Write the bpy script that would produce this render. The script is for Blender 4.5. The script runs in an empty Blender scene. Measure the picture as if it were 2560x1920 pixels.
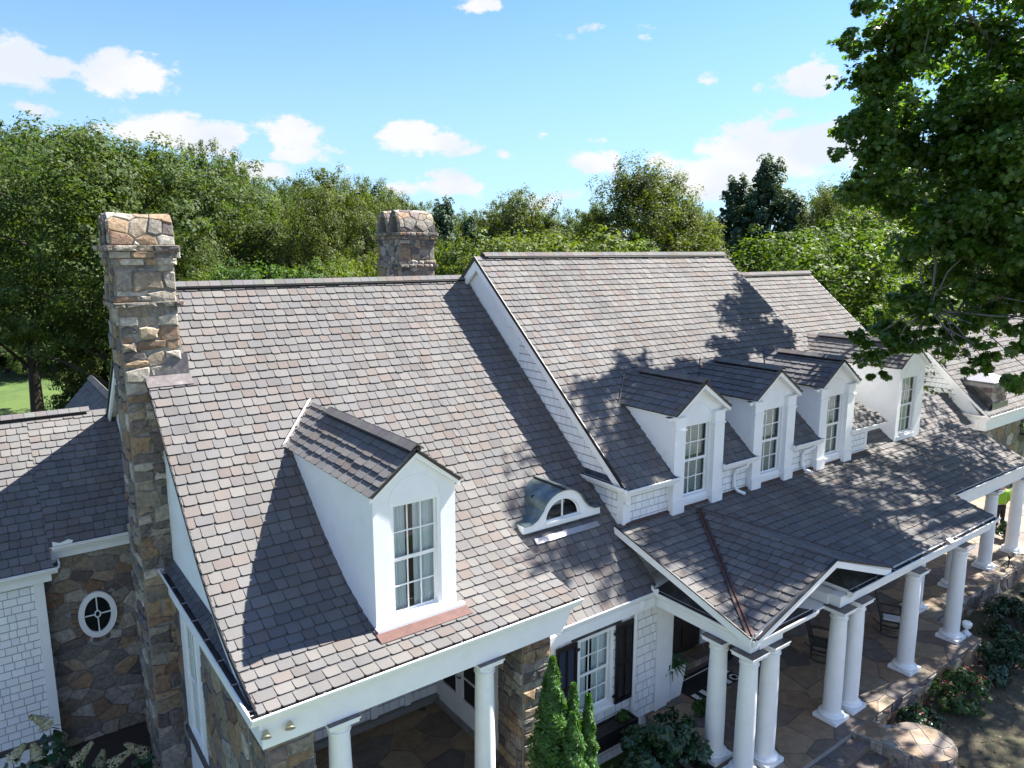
import bpy, math, random
import numpy as np
from mathutils import Vector as V, Matrix
R = math.radians
sc = bpy.context.scene
COL = sc.collection

# ---------------------------------------------------------------- camera, sky, sun, exposure
cam_d = bpy.data.cameras.new("camera"); cam = bpy.data.objects.new("camera", cam_d); COL.objects.link(cam)
PITCH, YAW = math.atan(289.5/1589.0), math.atan2(1193, 1615)
cam.location = (0, 0, 10)
cam.rotation_euler = (math.pi/2-PITCH, 0, -YAW)
cam_d.sensor_fit = 'HORIZONTAL'; cam_d.sensor_width = 36; cam_d.lens = 36*1589.0/2212
cam_d.clip_start = .1; cam_d.clip_end = 6000
sc.camera = cam
sc.view_settings.view_transform = 'Standard'; sc.view_settings.look = 'None'
sc.view_settings.exposure = 2.0; sc.view_settings.gamma = 1
SUN = V((1, -.12, 1.15)).normalized()
sl = bpy.data.lights.new("sun", 'SUN'); sl.energy = 5.0; sl.angle = R(.53); sl.color = (1, .955, .88)
so = bpy.data.objects.new("sun", sl); COL.objects.link(so)
so.rotation_euler = SUN.to_track_quat('Z', 'Y').to_euler()

FW = V((math.sin(YAW)*math.cos(PITCH), math.cos(YAW)*math.cos(PITCH), -math.sin(PITCH)))
RT = V((math.cos(YAW), -math.sin(YAW), 0)); UP = RT.cross(FW)
def ray(x, y):      # direction towards a spot of the sky / far land, used to find where far things stand
    return (FW + RT*((x-1106)/1589) - UP*((y-829.5)/1589)).normalized()
def stand(x, dist, z=-2.0):
    r = ray(x, 540); h = V((r.x, r.y, 0)).normalized()*dist
    return V((h.x, h.y, z))

w = bpy.data.worlds.new("World"); sc.world = w; w.use_nodes = True
nt = w.node_tree; nt.nodes.clear()
def wn(t, **k):
    n = nt.nodes.new(t)
    for a, b in k.items(): setattr(n, a, b)
    return n
def wl(a, b): nt.links.new(a, b)
out = wn('ShaderNodeOutputWorld'); bg = wn('ShaderNodeBackground'); wl(bg.outputs[0], out.inputs[0])
sky = wn('ShaderNodeTexSky', sky_type='NISHITA', sun_disc=False)
sky.sun_elevation = math.asin(SUN.z); sky.sun_rotation = math.atan2(SUN.x, SUN.y)
sky.air_density = 1.0; sky.dust_density = .6; sky.ozone_density = 1.5; sky.altitude = 200
SKY_STR = .05
tc = wn('ShaderNodeTexCoord')
def wmath(op, a, b=None, c=None, clamp=False):
    n = wn('ShaderNodeMath', operation=op, use_clamp=clamp)
    for i, v in enumerate((a, b, c)):
        if v is None: continue
        if isinstance(v, (int, float)): n.inputs[i].default_value = v
        else: wl(v, n.inputs[i])
    return n.outputs[0]
def wdot(vec):
    n = wn('ShaderNodeVectorMath', operation='DOT_PRODUCT'); wl(tc.outputs['Generated'], n.inputs[0]); n.inputs[1].default_value = vec
    return n.outputs['Value']
CLOUDS = [(30,132,80,48,1),(120,142,40,26,.8),(280,168,105,36,1),(235,146,48,34,1),(1025,12,55,16,.6),(1320,58,75,14,.42),(1200,75,40,10,.35),(1345,85,50,12,.35),(1535,172,32,17,.6),
          (1750,165,85,42,.9),(1715,250,55,20,.8),(330,283,120,34,.95),(470,300,110,36,.9),(620,300,85,44,1),(880,292,95,34,.95),(960,305,70,26,.9),(640,330,110,26,.8),
          (575,368,80,26,.8),(980,395,65,26,.9),(890,408,80,24,.75),(1280,352,58,30,.9),(1255,305,42,10,.5),(1172,290,16,10,.5),(1090,330,22,12,.5),(1440,350,90,30,.85),(1600,330,130,44,.95),(1720,320,170,70,1.1),
          (1530,390,200,60,.9),(750,362,45,12,.5),(430,250,60,10,.35),(1150,430,140,26,.5),(60,232,70,16,.6),(150,300,60,16,.5)]
acc = None
for (x, y, rx, ry, s) in CLOUDS:
    d = ray(x, y); t1 = V((d.y, -d.x, 0)).normalized(); t2 = t1.cross(d)
    a = wmath('DIVIDE', wdot(t1), 1.3*rx/1589); e = wmath('DIVIDE', wdot(t2), 1.35*ry/1589)
    q = wmath('ADD', wmath('MULTIPLY', a, a), wmath('MULTIPLY', e, e))
    m = wmath('MULTIPLY', wmath('SUBTRACT', 1.0, wmath('SQRT', q)), s)
    f = wmath('GREATER_THAN', wdot(d), .5)
    m = wmath('MULTIPLY', wmath('MAXIMUM', m, 0), f)
    acc = m if acc is None else wmath('MAXIMUM', acc, m)
mp = wn('ShaderNodeMapping'); mp.inputs['Scale'].default_value = (1, 1, 1.7); wl(tc.outputs['Generated'], mp.inputs[0])
nz = wn('ShaderNodeTexNoise'); nz.inputs['Scale'].default_value = 17; nz.inputs['Detail'].default_value = 12; nz.inputs['Roughness'].default_value = .62; wl(mp.outputs[0], nz.inputs[0])
nz2 = wn('ShaderNodeTexNoise'); nz2.inputs['Scale'].default_value = 7; nz2.inputs['Detail'].default_value = 5; wl(mp.outputs[0], nz2.inputs[0])
dens = wmath('ADD', acc, wmath('MULTIPLY', wmath('SUBTRACT', nz.outputs[0], .5), 2.1))
gate = wmath('GREATER_THAN', acc, .001)
mr = wn('ShaderNodeMapRange', interpolation_type='SMOOTHSTEP'); wl(dens, mr.inputs[0])
mr.inputs[1].default_value = .26; mr.inputs[2].default_value = .56
alpha = wmath('MULTIPLY', wmath('MULTIPLY', mr.outputs[0], gate), .96)
# thin whitish veil low in the sky
sep = wn('ShaderNodeSeparateXYZ'); wl(tc.outputs['Generated'], sep.inputs[0])
veil = wn('ShaderNodeMapRange', interpolation_type='SMOOTHSTEP'); wl(sep.outputs['Z'], veil.inputs[0])
veil.inputs[1].default_value = .42; veil.inputs[2].default_value = .0; veil.inputs[3].default_value = 0; veil.inputs[4].default_value = .62
skyc = wn('ShaderNodeMix', data_type='RGBA', blend_type='MULTIPLY'); skyc.inputs[0].default_value = 1
wl(sky.outputs[0], skyc.inputs[6]); skyc.inputs[7].default_value = (.58, .88, 1.28, 1)
K = 1/SKY_STR/2**2.0
mixv = wn('ShaderNodeMix', data_type='RGBA'); wl(veil.outputs[0], mixv.inputs[0]); wl(skyc.outputs[2], mixv.inputs[6]); mixv.inputs[7].default_value = (.66*K, .91*K, 1.12*K, 1)
shade = wn('ShaderNodeMapRange'); wl(nz2.outputs[0], shade.inputs[0]); shade.inputs[1].default_value = .40; shade.inputs[2].default_value = .56
ccol = wn('ShaderNodeMix', data_type='RGBA'); wl(shade.outputs[0], ccol.inputs[0])
ccol.inputs[6].default_value = (.84*K, .90*K, .98*K, 1); ccol.inputs[7].default_value = (1.0*K, 1.0*K, 1.0*K, 1)
mixc = wn('ShaderNodeMix', data_type='RGBA'); wl(alpha, mixc.inputs[0]); wl(mixv.outputs[2], mixc.inputs[6]); wl(ccol.outputs[2], mixc.inputs[7])
fb = wn('ShaderNodeMapRange', interpolation_type='SMOOTHSTEP'); wl(wdot((-.45, -.85, .27)), fb.inputs[0]); fb.inputs[1].default_value = .25; fb.inputs[2].default_value = .8  # bright clouds added in the unseen sky behind the camera, for ambient fill
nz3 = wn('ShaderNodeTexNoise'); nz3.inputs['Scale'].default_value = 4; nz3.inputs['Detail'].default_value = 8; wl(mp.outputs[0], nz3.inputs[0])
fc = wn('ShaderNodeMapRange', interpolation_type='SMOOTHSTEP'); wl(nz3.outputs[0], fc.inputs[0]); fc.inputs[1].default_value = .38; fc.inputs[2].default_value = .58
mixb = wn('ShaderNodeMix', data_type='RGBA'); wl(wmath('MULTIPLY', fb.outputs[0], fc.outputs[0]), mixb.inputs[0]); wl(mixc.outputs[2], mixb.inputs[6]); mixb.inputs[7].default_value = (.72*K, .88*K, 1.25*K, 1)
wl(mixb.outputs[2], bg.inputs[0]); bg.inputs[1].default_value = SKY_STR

# ---------------------------------------------------------------- materials
def mat(name, col, rough=.7, tint=False, noise=0.0, nscale=20, bump=0.0, bscale=60, metal=0, spec=.5, var=None, trans=0.0, rand=0.0):
    m = bpy.data.materials.new(name); m.use_nodes = True
    t = m.node_tree; b = t.nodes['Principled BSDF']; L = t.links.new
    b.inputs['Roughness'].default_value = rough; b.inputs['Metallic'].default_value = metal
    b.inputs['Specular IOR Level'].default_value = spec
    c = t.nodes.new('ShaderNodeRGB'); c.outputs[0].default_value = (*col, 1); cur = c.outputs[0]
    if tint:
        a = t.nodes.new('ShaderNodeAttribute'); a.attribute_name = 'tint'
        x = t.nodes.new('ShaderNodeMix'); x.data_type = 'RGBA'; x.blend_type = 'MULTIPLY'; x.inputs[0].default_value = 1
        L(cur, x.inputs[6]); L(a.outputs['Color'], x.inputs[7]); cur = x.outputs[2]
    tcn = t.nodes.new('ShaderNodeTexCoord')
    if noise:
        n = t.nodes.new('ShaderNodeTexNoise'); n.inputs['Scale'].default_value = nscale; n.inputs['Detail'].default_value = 6; n.inputs['Roughness'].default_value = .65
        L(tcn.outputs['Object'], n.inputs[0])
        r = t.nodes.new('ShaderNodeMapRange'); L(n.outputs[0], r.inputs[0]); r.inputs[1].default_value = .25; r.inputs[2].default_value = .75
        r.inputs[3].default_value = 1-noise; r.inputs[4].default_value = 1+noise
        x = t.nodes.new('ShaderNodeMix'); x.data_type = 'RGBA'; x.blend_type = 'MULTIPLY'; x.inputs[0].default_value = 1
        L(cur, x.inputs[6]); L(r.outputs[0], x.inputs[7]); cur = x.outputs[2]
    if var:      # patches of a second colour
        n = t.nodes.new('ShaderNodeTexNoise'); n.inputs['Scale'].default_value = var[1]; n.inputs['Detail'].default_value = 7; n.inputs['Roughness'].default_value = .6
        L(tcn.outputs['Object'], n.inputs[0])
        r = t.nodes.new('ShaderNodeMapRange'); L(n.outputs[0], r.inputs[0]); r.inputs[1].default_value = var[2]; r.inputs[2].default_value = var[3]
        x = t.nodes.new('ShaderNodeMix'); x.data_type = 'RGBA'; L(r.outputs[0], x.inputs[0]); L(cur, x.inputs[6]); x.inputs[7].default_value = (*var[0], 1); cur = x.outputs[2]
    if rand:
        oi = t.nodes.new('ShaderNodeObjectInfo'); hs = t.nodes.new('ShaderNodeHueSaturation')
        r = t.nodes.new('ShaderNodeMapRange'); L(oi.outputs['Random'], r.inputs[0]); r.inputs[3].default_value = .5-rand*.12; r.inputs[4].default_value = .5+rand*.1
        r2 = t.nodes.new('ShaderNodeMapRange'); L(oi.outputs['Random'], r2.inputs[0]); r2.inputs[3].default_value = 1+rand*.5; r2.inputs[4].default_value = 1-rand*.5
        L(r.outputs[0], hs.inputs['Hue']); L(r2.outputs[0], hs.inputs['Value']); L(cur, hs.inputs['Color']); cur = hs.outputs[0]
    L(cur, b.inputs['Base Color'])
    if bump:
        n = t.nodes.new('ShaderNodeTexNoise'); n.inputs['Scale'].default_value = bscale; n.inputs['Detail'].default_value = 8; n.inputs['Roughness'].default_value = .7
        L(tcn.outputs['Object'], n.inputs[0])
        bp = t.nodes.new('ShaderNodeBump'); bp.inputs['Strength'].default_value = bump; bp.inputs['Distance'].default_value = .03
        L(n.outputs[0], bp.inputs['Height']); L(bp.outputs[0], b.inputs['Normal'])
    if trans:
        tr = t.nodes.new('ShaderNodeBsdfTranslucent'); ms = t.nodes.new('ShaderNodeMixShader'); ms.inputs[0].default_value = trans
        g = t.nodes.new('ShaderNodeMix'); g.data_type = 'RGBA'; g.blend_type = 'MULTIPLY'; g.inputs[0].default_value = 1
        L(cur, g.inputs[6]); g.inputs[7].default_value = (2.0, 2.1, .5, 1); L(g.outputs[2], tr.inputs[0])
        o = t.nodes['Material Output']; L(b.outputs[0], ms.inputs[1]); L(tr.outputs[0], ms.inputs[2]); L(ms.outputs[0], o.inputs[0])
    return m
M = {}
M['shingle'] = mat('asphalt_shingle', (1,1,1), .92, tint=True, noise=.22, nscale=160, bump=.35, bscale=220, spec=.25, var=None)
_t=M['shingle'].node_tree; _b=_t.nodes['Principled BSDF']; _src=_b.inputs['Base Color'].links[0].from_socket
_n=_t.nodes.new('ShaderNodeTexNoise'); _n.inputs['Scale'].default_value=.9; _n.inputs['Detail'].default_value=5; _c=_t.nodes.new('ShaderNodeTexCoord'); _mp=_t.nodes.new('ShaderNodeMapping'); _mp.inputs['Scale'].default_value=(1.6,.45,.45); _t.links.new(_c.outputs['Object'],_mp.inputs[0]); _t.links.new(_mp.outputs[0],_n.inputs[0])
_r=_t.nodes.new('ShaderNodeMapRange'); _t.links.new(_n.outputs[0],_r.inputs[0]); _r.inputs[1].default_value=.3; _r.inputs[2].default_value=.7; _r.inputs[3].default_value=.90; _r.inputs[4].default_value=1.10
_x=_t.nodes.new('ShaderNodeMix'); _x.data_type='RGBA'; _x.blend_type='MULTIPLY'; _x.inputs[0].default_value=1; _t.links.new(_src,_x.inputs[6]); _t.links.new(_r.outputs[0],_x.inputs[7]); _t.links.new(_x.outputs[2],_b.inputs['Base Color'])
M['under'] = mat('shingle_underlay', (.066,.067,.075), .95)
M['black'] = mat('black_edge_metal', (0.0066,0.0066,0.0077), .5)
M['white'] = mat('white_paint', (.79,.79,.775), .5, noise=.05, nscale=3, bump=.08, bscale=30, var=((.66,.65,.62),2.6,.60,.85))
M['stucco'] = mat('white_painted_stucco', (.79,.79,.775), .8, noise=.05, nscale=2.2, bump=.3, bscale=70, var=((.70,.695,.67), 1.6, .56, .8))
M['wshingle'] = mat('white_painted_cedar', (.80,.80,.785), .6, tint=True, noise=.05, nscale=9, bump=.25, bscale=30)
M['gap'] = mat('shingle_gap', (.30,.31,.32), .9)
M['stone'] = mat('fieldstone', (1,1,1), .85, tint=True, noise=.55, nscale=11, bump=1.0, bscale=13, spec=.3, var=((.25,.21,.16),6.5,.58,.76))
M['mortar'] = mat('mortar', (0.252,0.2415,0.224), .95, noise=.25, nscale=14, bump=.6, bscale=40)
M['flag'] = mat('flagstone', (1,1,1), .75, tint=True, noise=.35, nscale=4.5, bump=.35, bscale=14)
M['copper'] = mat('copper_flashing', (0.092,0.044,0.0368), .55, metal=.25, noise=.3, nscale=6)
M['copper_dark'] = mat('shaded_copper', (.062,.029,.024), .5, metal=.3, noise=.3, nscale=6)  # darker copy of the copper, with the shade at the eaves in its colour
M['valley_metal'] = mat('bright_valley_metal', (.52,.48,.49), .45, metal=.3, noise=.15, nscale=8)
M['zinc'] = mat('patinated_copper', (0.121,0.165,0.1705), .38, metal=.7, noise=.35, nscale=5, var=((.22,.30,.31), 2.2, .46, .66))
M['lead'] = mat('lead_flashing', (.13,.115,.115), .45, metal=.6, noise=.35, nscale=7, var=((.26,.24,.24), 5, .55, .75))
M['pale_metal'] = mat('pale_flashing', (.30,.285,.29), .4, metal=.45, noise=.12, nscale=8)
M['membrane'] = mat('dark_roof_membrane', (0.03025,0.0319,0.0341), .28, noise=.4, nscale=3, var=((.11,.11,.11), 3, .5, .75))
M['gutter_in'] = mat('gutter_inside', (0.0605,0.05225,0.04675), .4, noise=.5, nscale=6)
M['shutter'] = mat('black_shutter_paint', (0.0099,0.0066,0.0066), .35)
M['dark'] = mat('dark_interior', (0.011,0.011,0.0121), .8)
M['door'] = mat('dark_stained_door', (.028,.02,.016), .4)
M['curtain'] = mat('pale_curtain', (.80,.83,.88), .9)
M['blind'] = mat('window_blind', (.55,.57,.55), .7)
M['rug_b'] = mat('black_mat', (0.0066,0.0077,0.0066), .95, bump=.3, bscale=120)
M['rug_w'] = mat('white_stripe', (.62,.62,.6), .95)
M['blackwood'] = mat('black_painted_wood', (.014,.014,.015), .45)
M['cushion'] = mat('white_cushion', (.62,.62,.6), .9)
M['brass'] = mat('brass', (.5,.47,.38), .3, metal=.9)
M['bark'] = mat('bark', (0.0605,0.04675,0.03575), .95, noise=.4, nscale=6, bump=.8, bscale=14)
M['barkpale'] = mat('pale_branch_bark', (0.143,0.1265,0.1045), .9, noise=.3, nscale=6, bump=.6, bscale=14)
M['leaf_oak'] = mat('oak_leaf', (.060,.116,.017), .36, tint=True, trans=.45, spec=.5)
M['leaf_bg'] = mat('broad_leaf', (.058,.084,.023), .6, tint=True, trans=.35, rand=.16, spec=.18)
M['leaf_yel'] = mat('yellow_green_leaf', (.066,.104,.018), .6, tint=True, trans=.35, rand=.25, spec=.2)
M['leaf_pine'] = mat('pine_needle', (.050,.085,.045), .55, tint=True, trans=.2, rand=.2, spec=.2)
M['leaf_arb'] = mat('arborvitae_leaf', (0.03932,0.1073,0.0143), .55, tint=True, trans=.25)
M['leaf_shrub'] = mat('holly_leaf', (0.01876,0.05285,0.02046), .28, tint=True, trans=.15)
M['leaf_rose'] = mat('rose_leaf', (0.0504,0.102,0.0216), .45, tint=True, trans=.25)
M['litter'] = mat('dry_leaf', (.10,.10,.10), .8, tint=True)
M['petal_red'] = mat('red_petal', (0.231,0.00825,0.011), .6)
M['petal_cream'] = mat('cream_flower', (0.35,0.329,0.224), .8, tint=True)
M['skin'] = mat('skin', (.42,.26,.19), .55)
M['hair'] = mat('dark_hair', (.03,.02,.016), .6)
M['shirt'] = mat('neon_shirt', (0.231,0.44,0.0275), .8, bump=.3, bscale=9)
M['trouser'] = mat('dark_trousers', (.012,.013,.016), .85)
M['soil'] = mat('potting_soil', (0.033,0.02475,0.01925), .95, bump=.8, bscale=40)
M['gravel'] = mat('brown_mulch', (0.0715,0.05775,0.04675), .95, noise=.5, nscale=30, bump=.9, bscale=60)
M['bounce'] = mat('pale_bounce_sheet', (0.294,0.273,0.238), .95, noise=.25, nscale=12, bump=.6, bscale=60)  # pale colour for the sheet added behind the camera as a reflector
M['fence'] = mat('dark_green_mesh', (.02,.045,.035), .6)
M['screen'] = mat('pale_green_panel', (.28,.42,.38), .5)
def glass_mat():
    m = bpy.data.materials.new('window_glass'); m.use_nodes = True; t = m.node_tree; t.nodes.clear()
    o = t.nodes.new('ShaderNodeOutputMaterial'); mx = t.nodes.new('ShaderNodeMixShader'); tr = t.nodes.new('ShaderNodeBsdfTransparent'); gl = t.nodes.new('ShaderNodeBsdfGlossy')
    tr.inputs[0].default_value = (.80,.88,.86,1); gl.inputs['Roughness'].default_value = .015; gl.inputs[0].default_value = (1,1,1,1)
    fr = t.nodes.new('ShaderNodeFresnel'); fr.inputs[0].default_value = 1.5
    nz = t.nodes.new('ShaderNodeTexNoise'); nz.inputs['Scale'].default_value = 3; tcn = t.nodes.new('ShaderNodeTexCoord'); t.links.new(tcn.outputs['Object'], nz.inputs[0])
    bp = t.nodes.new('ShaderNodeBump'); bp.inputs['Strength'].default_value = .12; bp.inputs['Distance'].default_value = .02; t.links.new(nz.outputs[0], bp.inputs['Height']); t.links.new(bp.outputs[0], gl.inputs['Normal'])
    t.links.new(fr.outputs[0], mx.inputs[0]); t.links.new(tr.outputs[0], mx.inputs[1]); t.links.new(gl.outputs[0], mx.inputs[2]); t.links.new(mx.outputs[0], o.inputs[0])
    return m
M['glass'] = glass_mat()

# ---------------------------------------------------------------- mesh helpers
class MB:
    def __init__(s): s.v=[]; s.f=[]; s.m=[]; s.c=[]; s.mats=[]
    def mi(s, m):
        if m not in s.mats: s.mats.append(m)
        return s.mats.index(m)
    def face(s, pts, m, c=(1,1,1)):
        i=len(s.v); s.v += [tuple(p) for p in pts]; s.f.append(tuple(range(i, i+len(pts)))); s.m.append(s.mi(m)); s.c.append(c)
    def box(s, a, b, m, c=(1,1,1)):
        x0,y0,z0=a; x1,y1,z1=b; i=len(s.v)
        s.v += [(x0,y0,z0),(x1,y0,z0),(x1,y1,z0),(x0,y1,z0),(x0,y0,z1),(x1,y0,z1),(x1,y1,z1),(x0,y1,z1)]
        for q in ((0,3,2,1),(4,5,6,7),(0,1,5,4),(1,2,6,5),(2,3,7,6),(3,0,4,7)):
            s.f.append(tuple(i+k for k in q)); s.m.append(s.mi(m)); s.c.append(c)
    def obox(s, o, u, v, n, m, c=(1,1,1)):     # oriented box from corner o with edge vectors
        o,u,v,n=V(o),V(u),V(v),V(n); P=[o,o+u,o+u+v,o+v]; P+= [p+n for p in P]; i=len(s.v); s.v += [tuple(p) for p in P]
        for q in ((0,3,2,1),(4,5,6,7),(0,1,5,4),(1,2,6,5),(2,3,7,6),(3,0,4,7)):
            s.f.append(tuple(i+k for k in q)); s.m.append(s.mi(m)); s.c.append(c)
    def prism(s, pts, ext, m, c=(1,1,1)):      # polygon extruded by a vector
        P=[V(p) for p in pts]; e=V(ext); n=len(P); i=len(s.v); s.v += [tuple(p) for p in P]+[tuple(p+e) for p in P]; k=s.mi(m)
        s.f.append(tuple(range(i+n-1,i-1,-1))); s.f.append(tuple(range(i+n,i+2*n))); s.m += [k,k]; s.c += [c,c]
        for j in range(n):
            l=(j+1)%n; s.f.append((i+j,i+l,i+n+l,i+n+j)); s.m.append(k); s.c.append(c)
    def tube(s, pts, rad, m, n=8, c=(1,1,1), cap=True):
        pts=[V(p) for p in pts]; rad = rad if isinstance(rad,(list,tuple)) else [rad]*len(pts); k=s.mi(m); rings=[]
        for j,p in enumerate(pts):
            d=(pts[min(j+1,len(pts)-1)]-pts[max(j-1,0)]).normalized(); a=d.orthogonal().normalized() if j==0 else (a-d*a.dot(d)).normalized(); b=d.cross(a)
            i=len(s.v); s.v += [tuple(p+(a*math.cos(2*math.pi*q/n)+b*math.sin(2*math.pi*q/n))*rad[j]) for q in range(n)]; rings.append(i)
        for A,B in zip(rings,rings[1:]):
            for q in range(n): s.f.append((A+q,A+(q+1)%n,B+(q+1)%n,B+q)); s.m.append(k); s.c.append(c)
        if cap:
            s.f.append(tuple(rings[0]+q for q in reversed(range(n)))); s.f.append(tuple(rings[-1]+q for q in range(n))); s.m += [k,k]; s.c += [c,c]
    def lathe(s, prof, o, m, n=28, c=(1,1,1)):
        k=s.mi(m); rings=[]
        for r,z in prof:
            i=len(s.v); s.v += [(o[0]+r*math.cos(2*math.pi*q/n), o[1]+r*math.sin(2*math.pi*q/n), o[2]+z) for q in range(n)]; rings.append(i)
        for A,B in zip(rings,rings[1:]):
            for q in range(n): s.f.append((A+q,A+(q+1)%n,B+(q+1)%n,B+q)); s.m.append(k); s.c.append(c)
        s.f.append(tuple(rings[0]+q for q in reversed(range(n)))); s.f.append(tuple(rings[-1]+q for q in range(n))); s.m += [k,k]; s.c += [c,c]
    def build(s, name, parent=None, smooth=False, loc=None):
        me=bpy.data.meshes.new(name); me.from_pydata(s.v,[],s.f)
        for m in s.mats: me.materials.append(M[m])
        me.polygons.foreach_set('material_index', s.m)
        a=me.attributes.new('tint','FLOAT_COLOR','FACE'); arr=np.ones((len(s.f),4),np.float32); arr[:,:3]=np.array(s.c,np.float32).reshape(-1,3); a.data.foreach_set('color', arr.ravel())
        if smooth:
            me.polygons.foreach_set('use_smooth',[True]*len(s.f)); me.set_sharp_from_angle(angle=R(38))
        me.update(); o=bpy.data.objects.new(name,me); COL.objects.link(o)
        if parent:
            o.parent=parent
            if parent.get('category')=='house': o.matrix_parent_inverse=parent.matrix_world.inverted()      # house parts are drawn in world coordinates
        return o
def thing(name, label, cat, loc=(0,0,0), group=None):
    o=bpy.data.objects.new(name,None); COL.objects.link(o); o.location=loc; o['label']=label; o['category']=cat
    if group: o['group']=group
    o.matrix_world=Matrix.Translation(V(loc)); return o
def tag(o, label, cat, group=None):
    o['label']=label; o['category']=cat
    if group: o['group']=group
    return o
def struct(o): o['kind']='structure'; return o
def dup(root, loc, rotz=0, scale=1, label=None):
    r=root.copy(); COL.objects.link(r); r.location=loc; r.rotation_euler=(0,0,rotz); r.scale=(scale,)*3 if isinstance(scale,(int,float)) else scale
    if label: r['label']=label
    for ch in root.children:
        c=ch.copy(); COL.objects.link(c); c.parent=r
        for g in ch.children:
            d=g.copy(); COL.objects.link(d); d.parent=c
    return r

def clip(poly, a, b, c):        # keep a*u+b*v<=c
    o=[]
    for i in range(len(poly)):
        p,q=poly[i],poly[(i+1)%len(poly)]; dp=a*p[0]+b*p[1]-c; dq=a*q[0]+b*q[1]-c
        if dp<=0: o.append(p)
        if dp*dq<0: t=dp/(dp-dq); o.append((p[0]+(q[0]-p[0])*t,p[1]+(q[1]-p[1])*t))
    return o
def halfplanes(poly):           # ccw convex polygon
    h=[]
    for i in range(len(poly)):
        p,q=poly[i],poly[(i+1)%len(poly)]; a,b=(q[1]-p[1]),-(q[0]-p[0]); h.append((a,b,a*p[0]+b*p[1]))
    return h
def ccw(poly):
    A=sum(poly[i][0]*poly[(i+1)%len(poly)][1]-poly[(i+1)%len(poly)][0]*poly[i][1] for i in range(len(poly)))
    return poly if A>0 else poly[::-1]
class Plane:                    # flat map (u,v,h)->3D
    def __init__(s,O,U,Vv): s.O=V(O); s.U=V(U).normalized(); s.V=V(Vv).normalized(); s.N=s.U.cross(s.V)
    def __call__(s,u,v,h=0): return s.O+s.U*u+s.V*v+s.N*h
class Profile:                  # X along, polyline (y,z) from eave to ridge
    def __init__(s,prof):
        s.p=prof; s.l=[0]
        for a,b in zip(prof,prof[1:]): s.l.append(s.l[-1]+math.hypot(b[0]-a[0],b[1]-a[1]))
        s.L=s.l[-1]
    def __call__(s,u,v,h=0):
        i=0
        while i<len(s.p)-2 and v>s.l[i+1]: i+=1
        a,b=s.p[i],s.p[i+1]; L=s.l[i+1]-s.l[i]; t=(v-s.l[i])/L; dy,dz=(b[0]-a[0])/L,(b[1]-a[1])/L
        return V((u,a[0]+(b[0]-a[0])*t-dz*h,a[1]+(b[1]-a[1])*t+dy*h))
SH_COLS=[(.478*c[0],.482*c[1],.495*c[2]) for c in ((.262,.250,.236),(.28,.263,.244),(.245,.236,.23),(.298,.28,.258),(.277,.24,.215),(.262,.222,.20),(.232,.214,.205),(.268,.258,.248),(.29,.27,.25),(.25,.238,.228))]
def shingles(mb, F, poly, exp=.222, wr=(.19,.31), th=.017, m='shingle', cols=None, seed=1, corner=.035, gap=.013, cvar=.07, over=-.035, ragged=True):
    rng=random.Random(seed); poly=ccw(poly); H=halfplanes(poly); cols=cols or SH_COLS
    v0=min(p[1] for p in poly); v1=max(p[1] for p in poly); u0=min(p[0] for p in poly); u1=max(p[0] for p in poly)
    k=0; v=v0
    while v<v1-.02:
        u=u0-rng.uniform(0,wr[1]); top=min(v+exp*(1+over),v1+.01)
        while u<u1:
            wdt=rng.uniform(*wr); a,b=u+gap/2,u+wdt-gap/2; dv=rng.choice((0,0,0,-.012,.012)) if k and ragged else 0
            c0=corner
            P=[(a+c0,v+dv),(b-c0,v+dv),(b-c0*.3,v+dv+c0*.3),(b,v+dv+c0),(b,top),(a,top),(a,v+dv+c0),(a+c0*.3,v+dv+c0*.3)] if c0 else [(a,v+dv),(b,v+dv),(b,top),(a,top)]
            for h in H:
                P=clip(P,*h)
                if len(P)<3: break
            if len(P)>=3:
                cc=rng.choice(cols); q=1+rng.uniform(-cvar,cvar); cc=tuple(x*q for x in cc); hh=th*rng.uniform(.85,1.25)
                ht=lambda vv: hh*(1.55-1.35*(vv-v)/(exp*(1+over)))
                T=[F(p[0],p[1],ht(p[1])) for p in P]; B=[F(p[0],p[1],-.004) for p in P]
                mb.face(T,m,cc); ed=tuple(x*.82 for x in cc)  # tab edges get a shadow-side darkening in their colour
                for i in range(len(P)):
                    j=(i+1)%len(P)
                    if P[i][1]>top-.002 and P[j][1]>top-.002: continue
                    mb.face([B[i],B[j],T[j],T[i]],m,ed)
            u+=wdt
        v+=exp; k+=1
def slab(mb, F, poly, th, mtop='under', mside='white', mbot='white', breaks=()):     # roof deck below the shingles
    poly=ccw(poly); vs=sorted(set([min(p[1] for p in poly)]+[b for b in breaks if min(p[1] for p in poly)<b<max(p[1] for p in poly)]+[max(p[1] for p in poly)]))
    for a,b in zip(vs,vs[1:]):
        P=clip(clip(poly,0,1,b),0,-1,-a)
        if len(P)<3: continue
        e=1e-4
        sub=lambda v:min(max(v,a+e),b-e)
        mb.face([F(p[0],sub(p[1]),0) for p in P],mtop); mb.face([F(p[0],sub(p[1]),-th) for p in reversed(P)],mbot)
        for i in range(len(P)):
            p,q=P[i],P[(i+1)%len(P)]
            if abs(p[1]-q[1])<1e-6 and (abs(p[1]-a)<1e-6 and a!=vs[0] or abs(p[1]-b)<1e-6 and b!=vs[-1]): continue
            mb.face([F(p[0],sub(p[1]),-th),F(q[0],sub(q[1]),-th),F(q[0],sub(q[1]),0),F(p[0],sub(p[1]),0)],mside)
def roof(name, F, poly, parent, seed, th=.10, breaks=(), **k):
    mb=MB(); slab(mb,F,poly,th,breaks=breaks); shingles(mb,F,poly,seed=seed,**k); return mb.build(name,parent)
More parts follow.
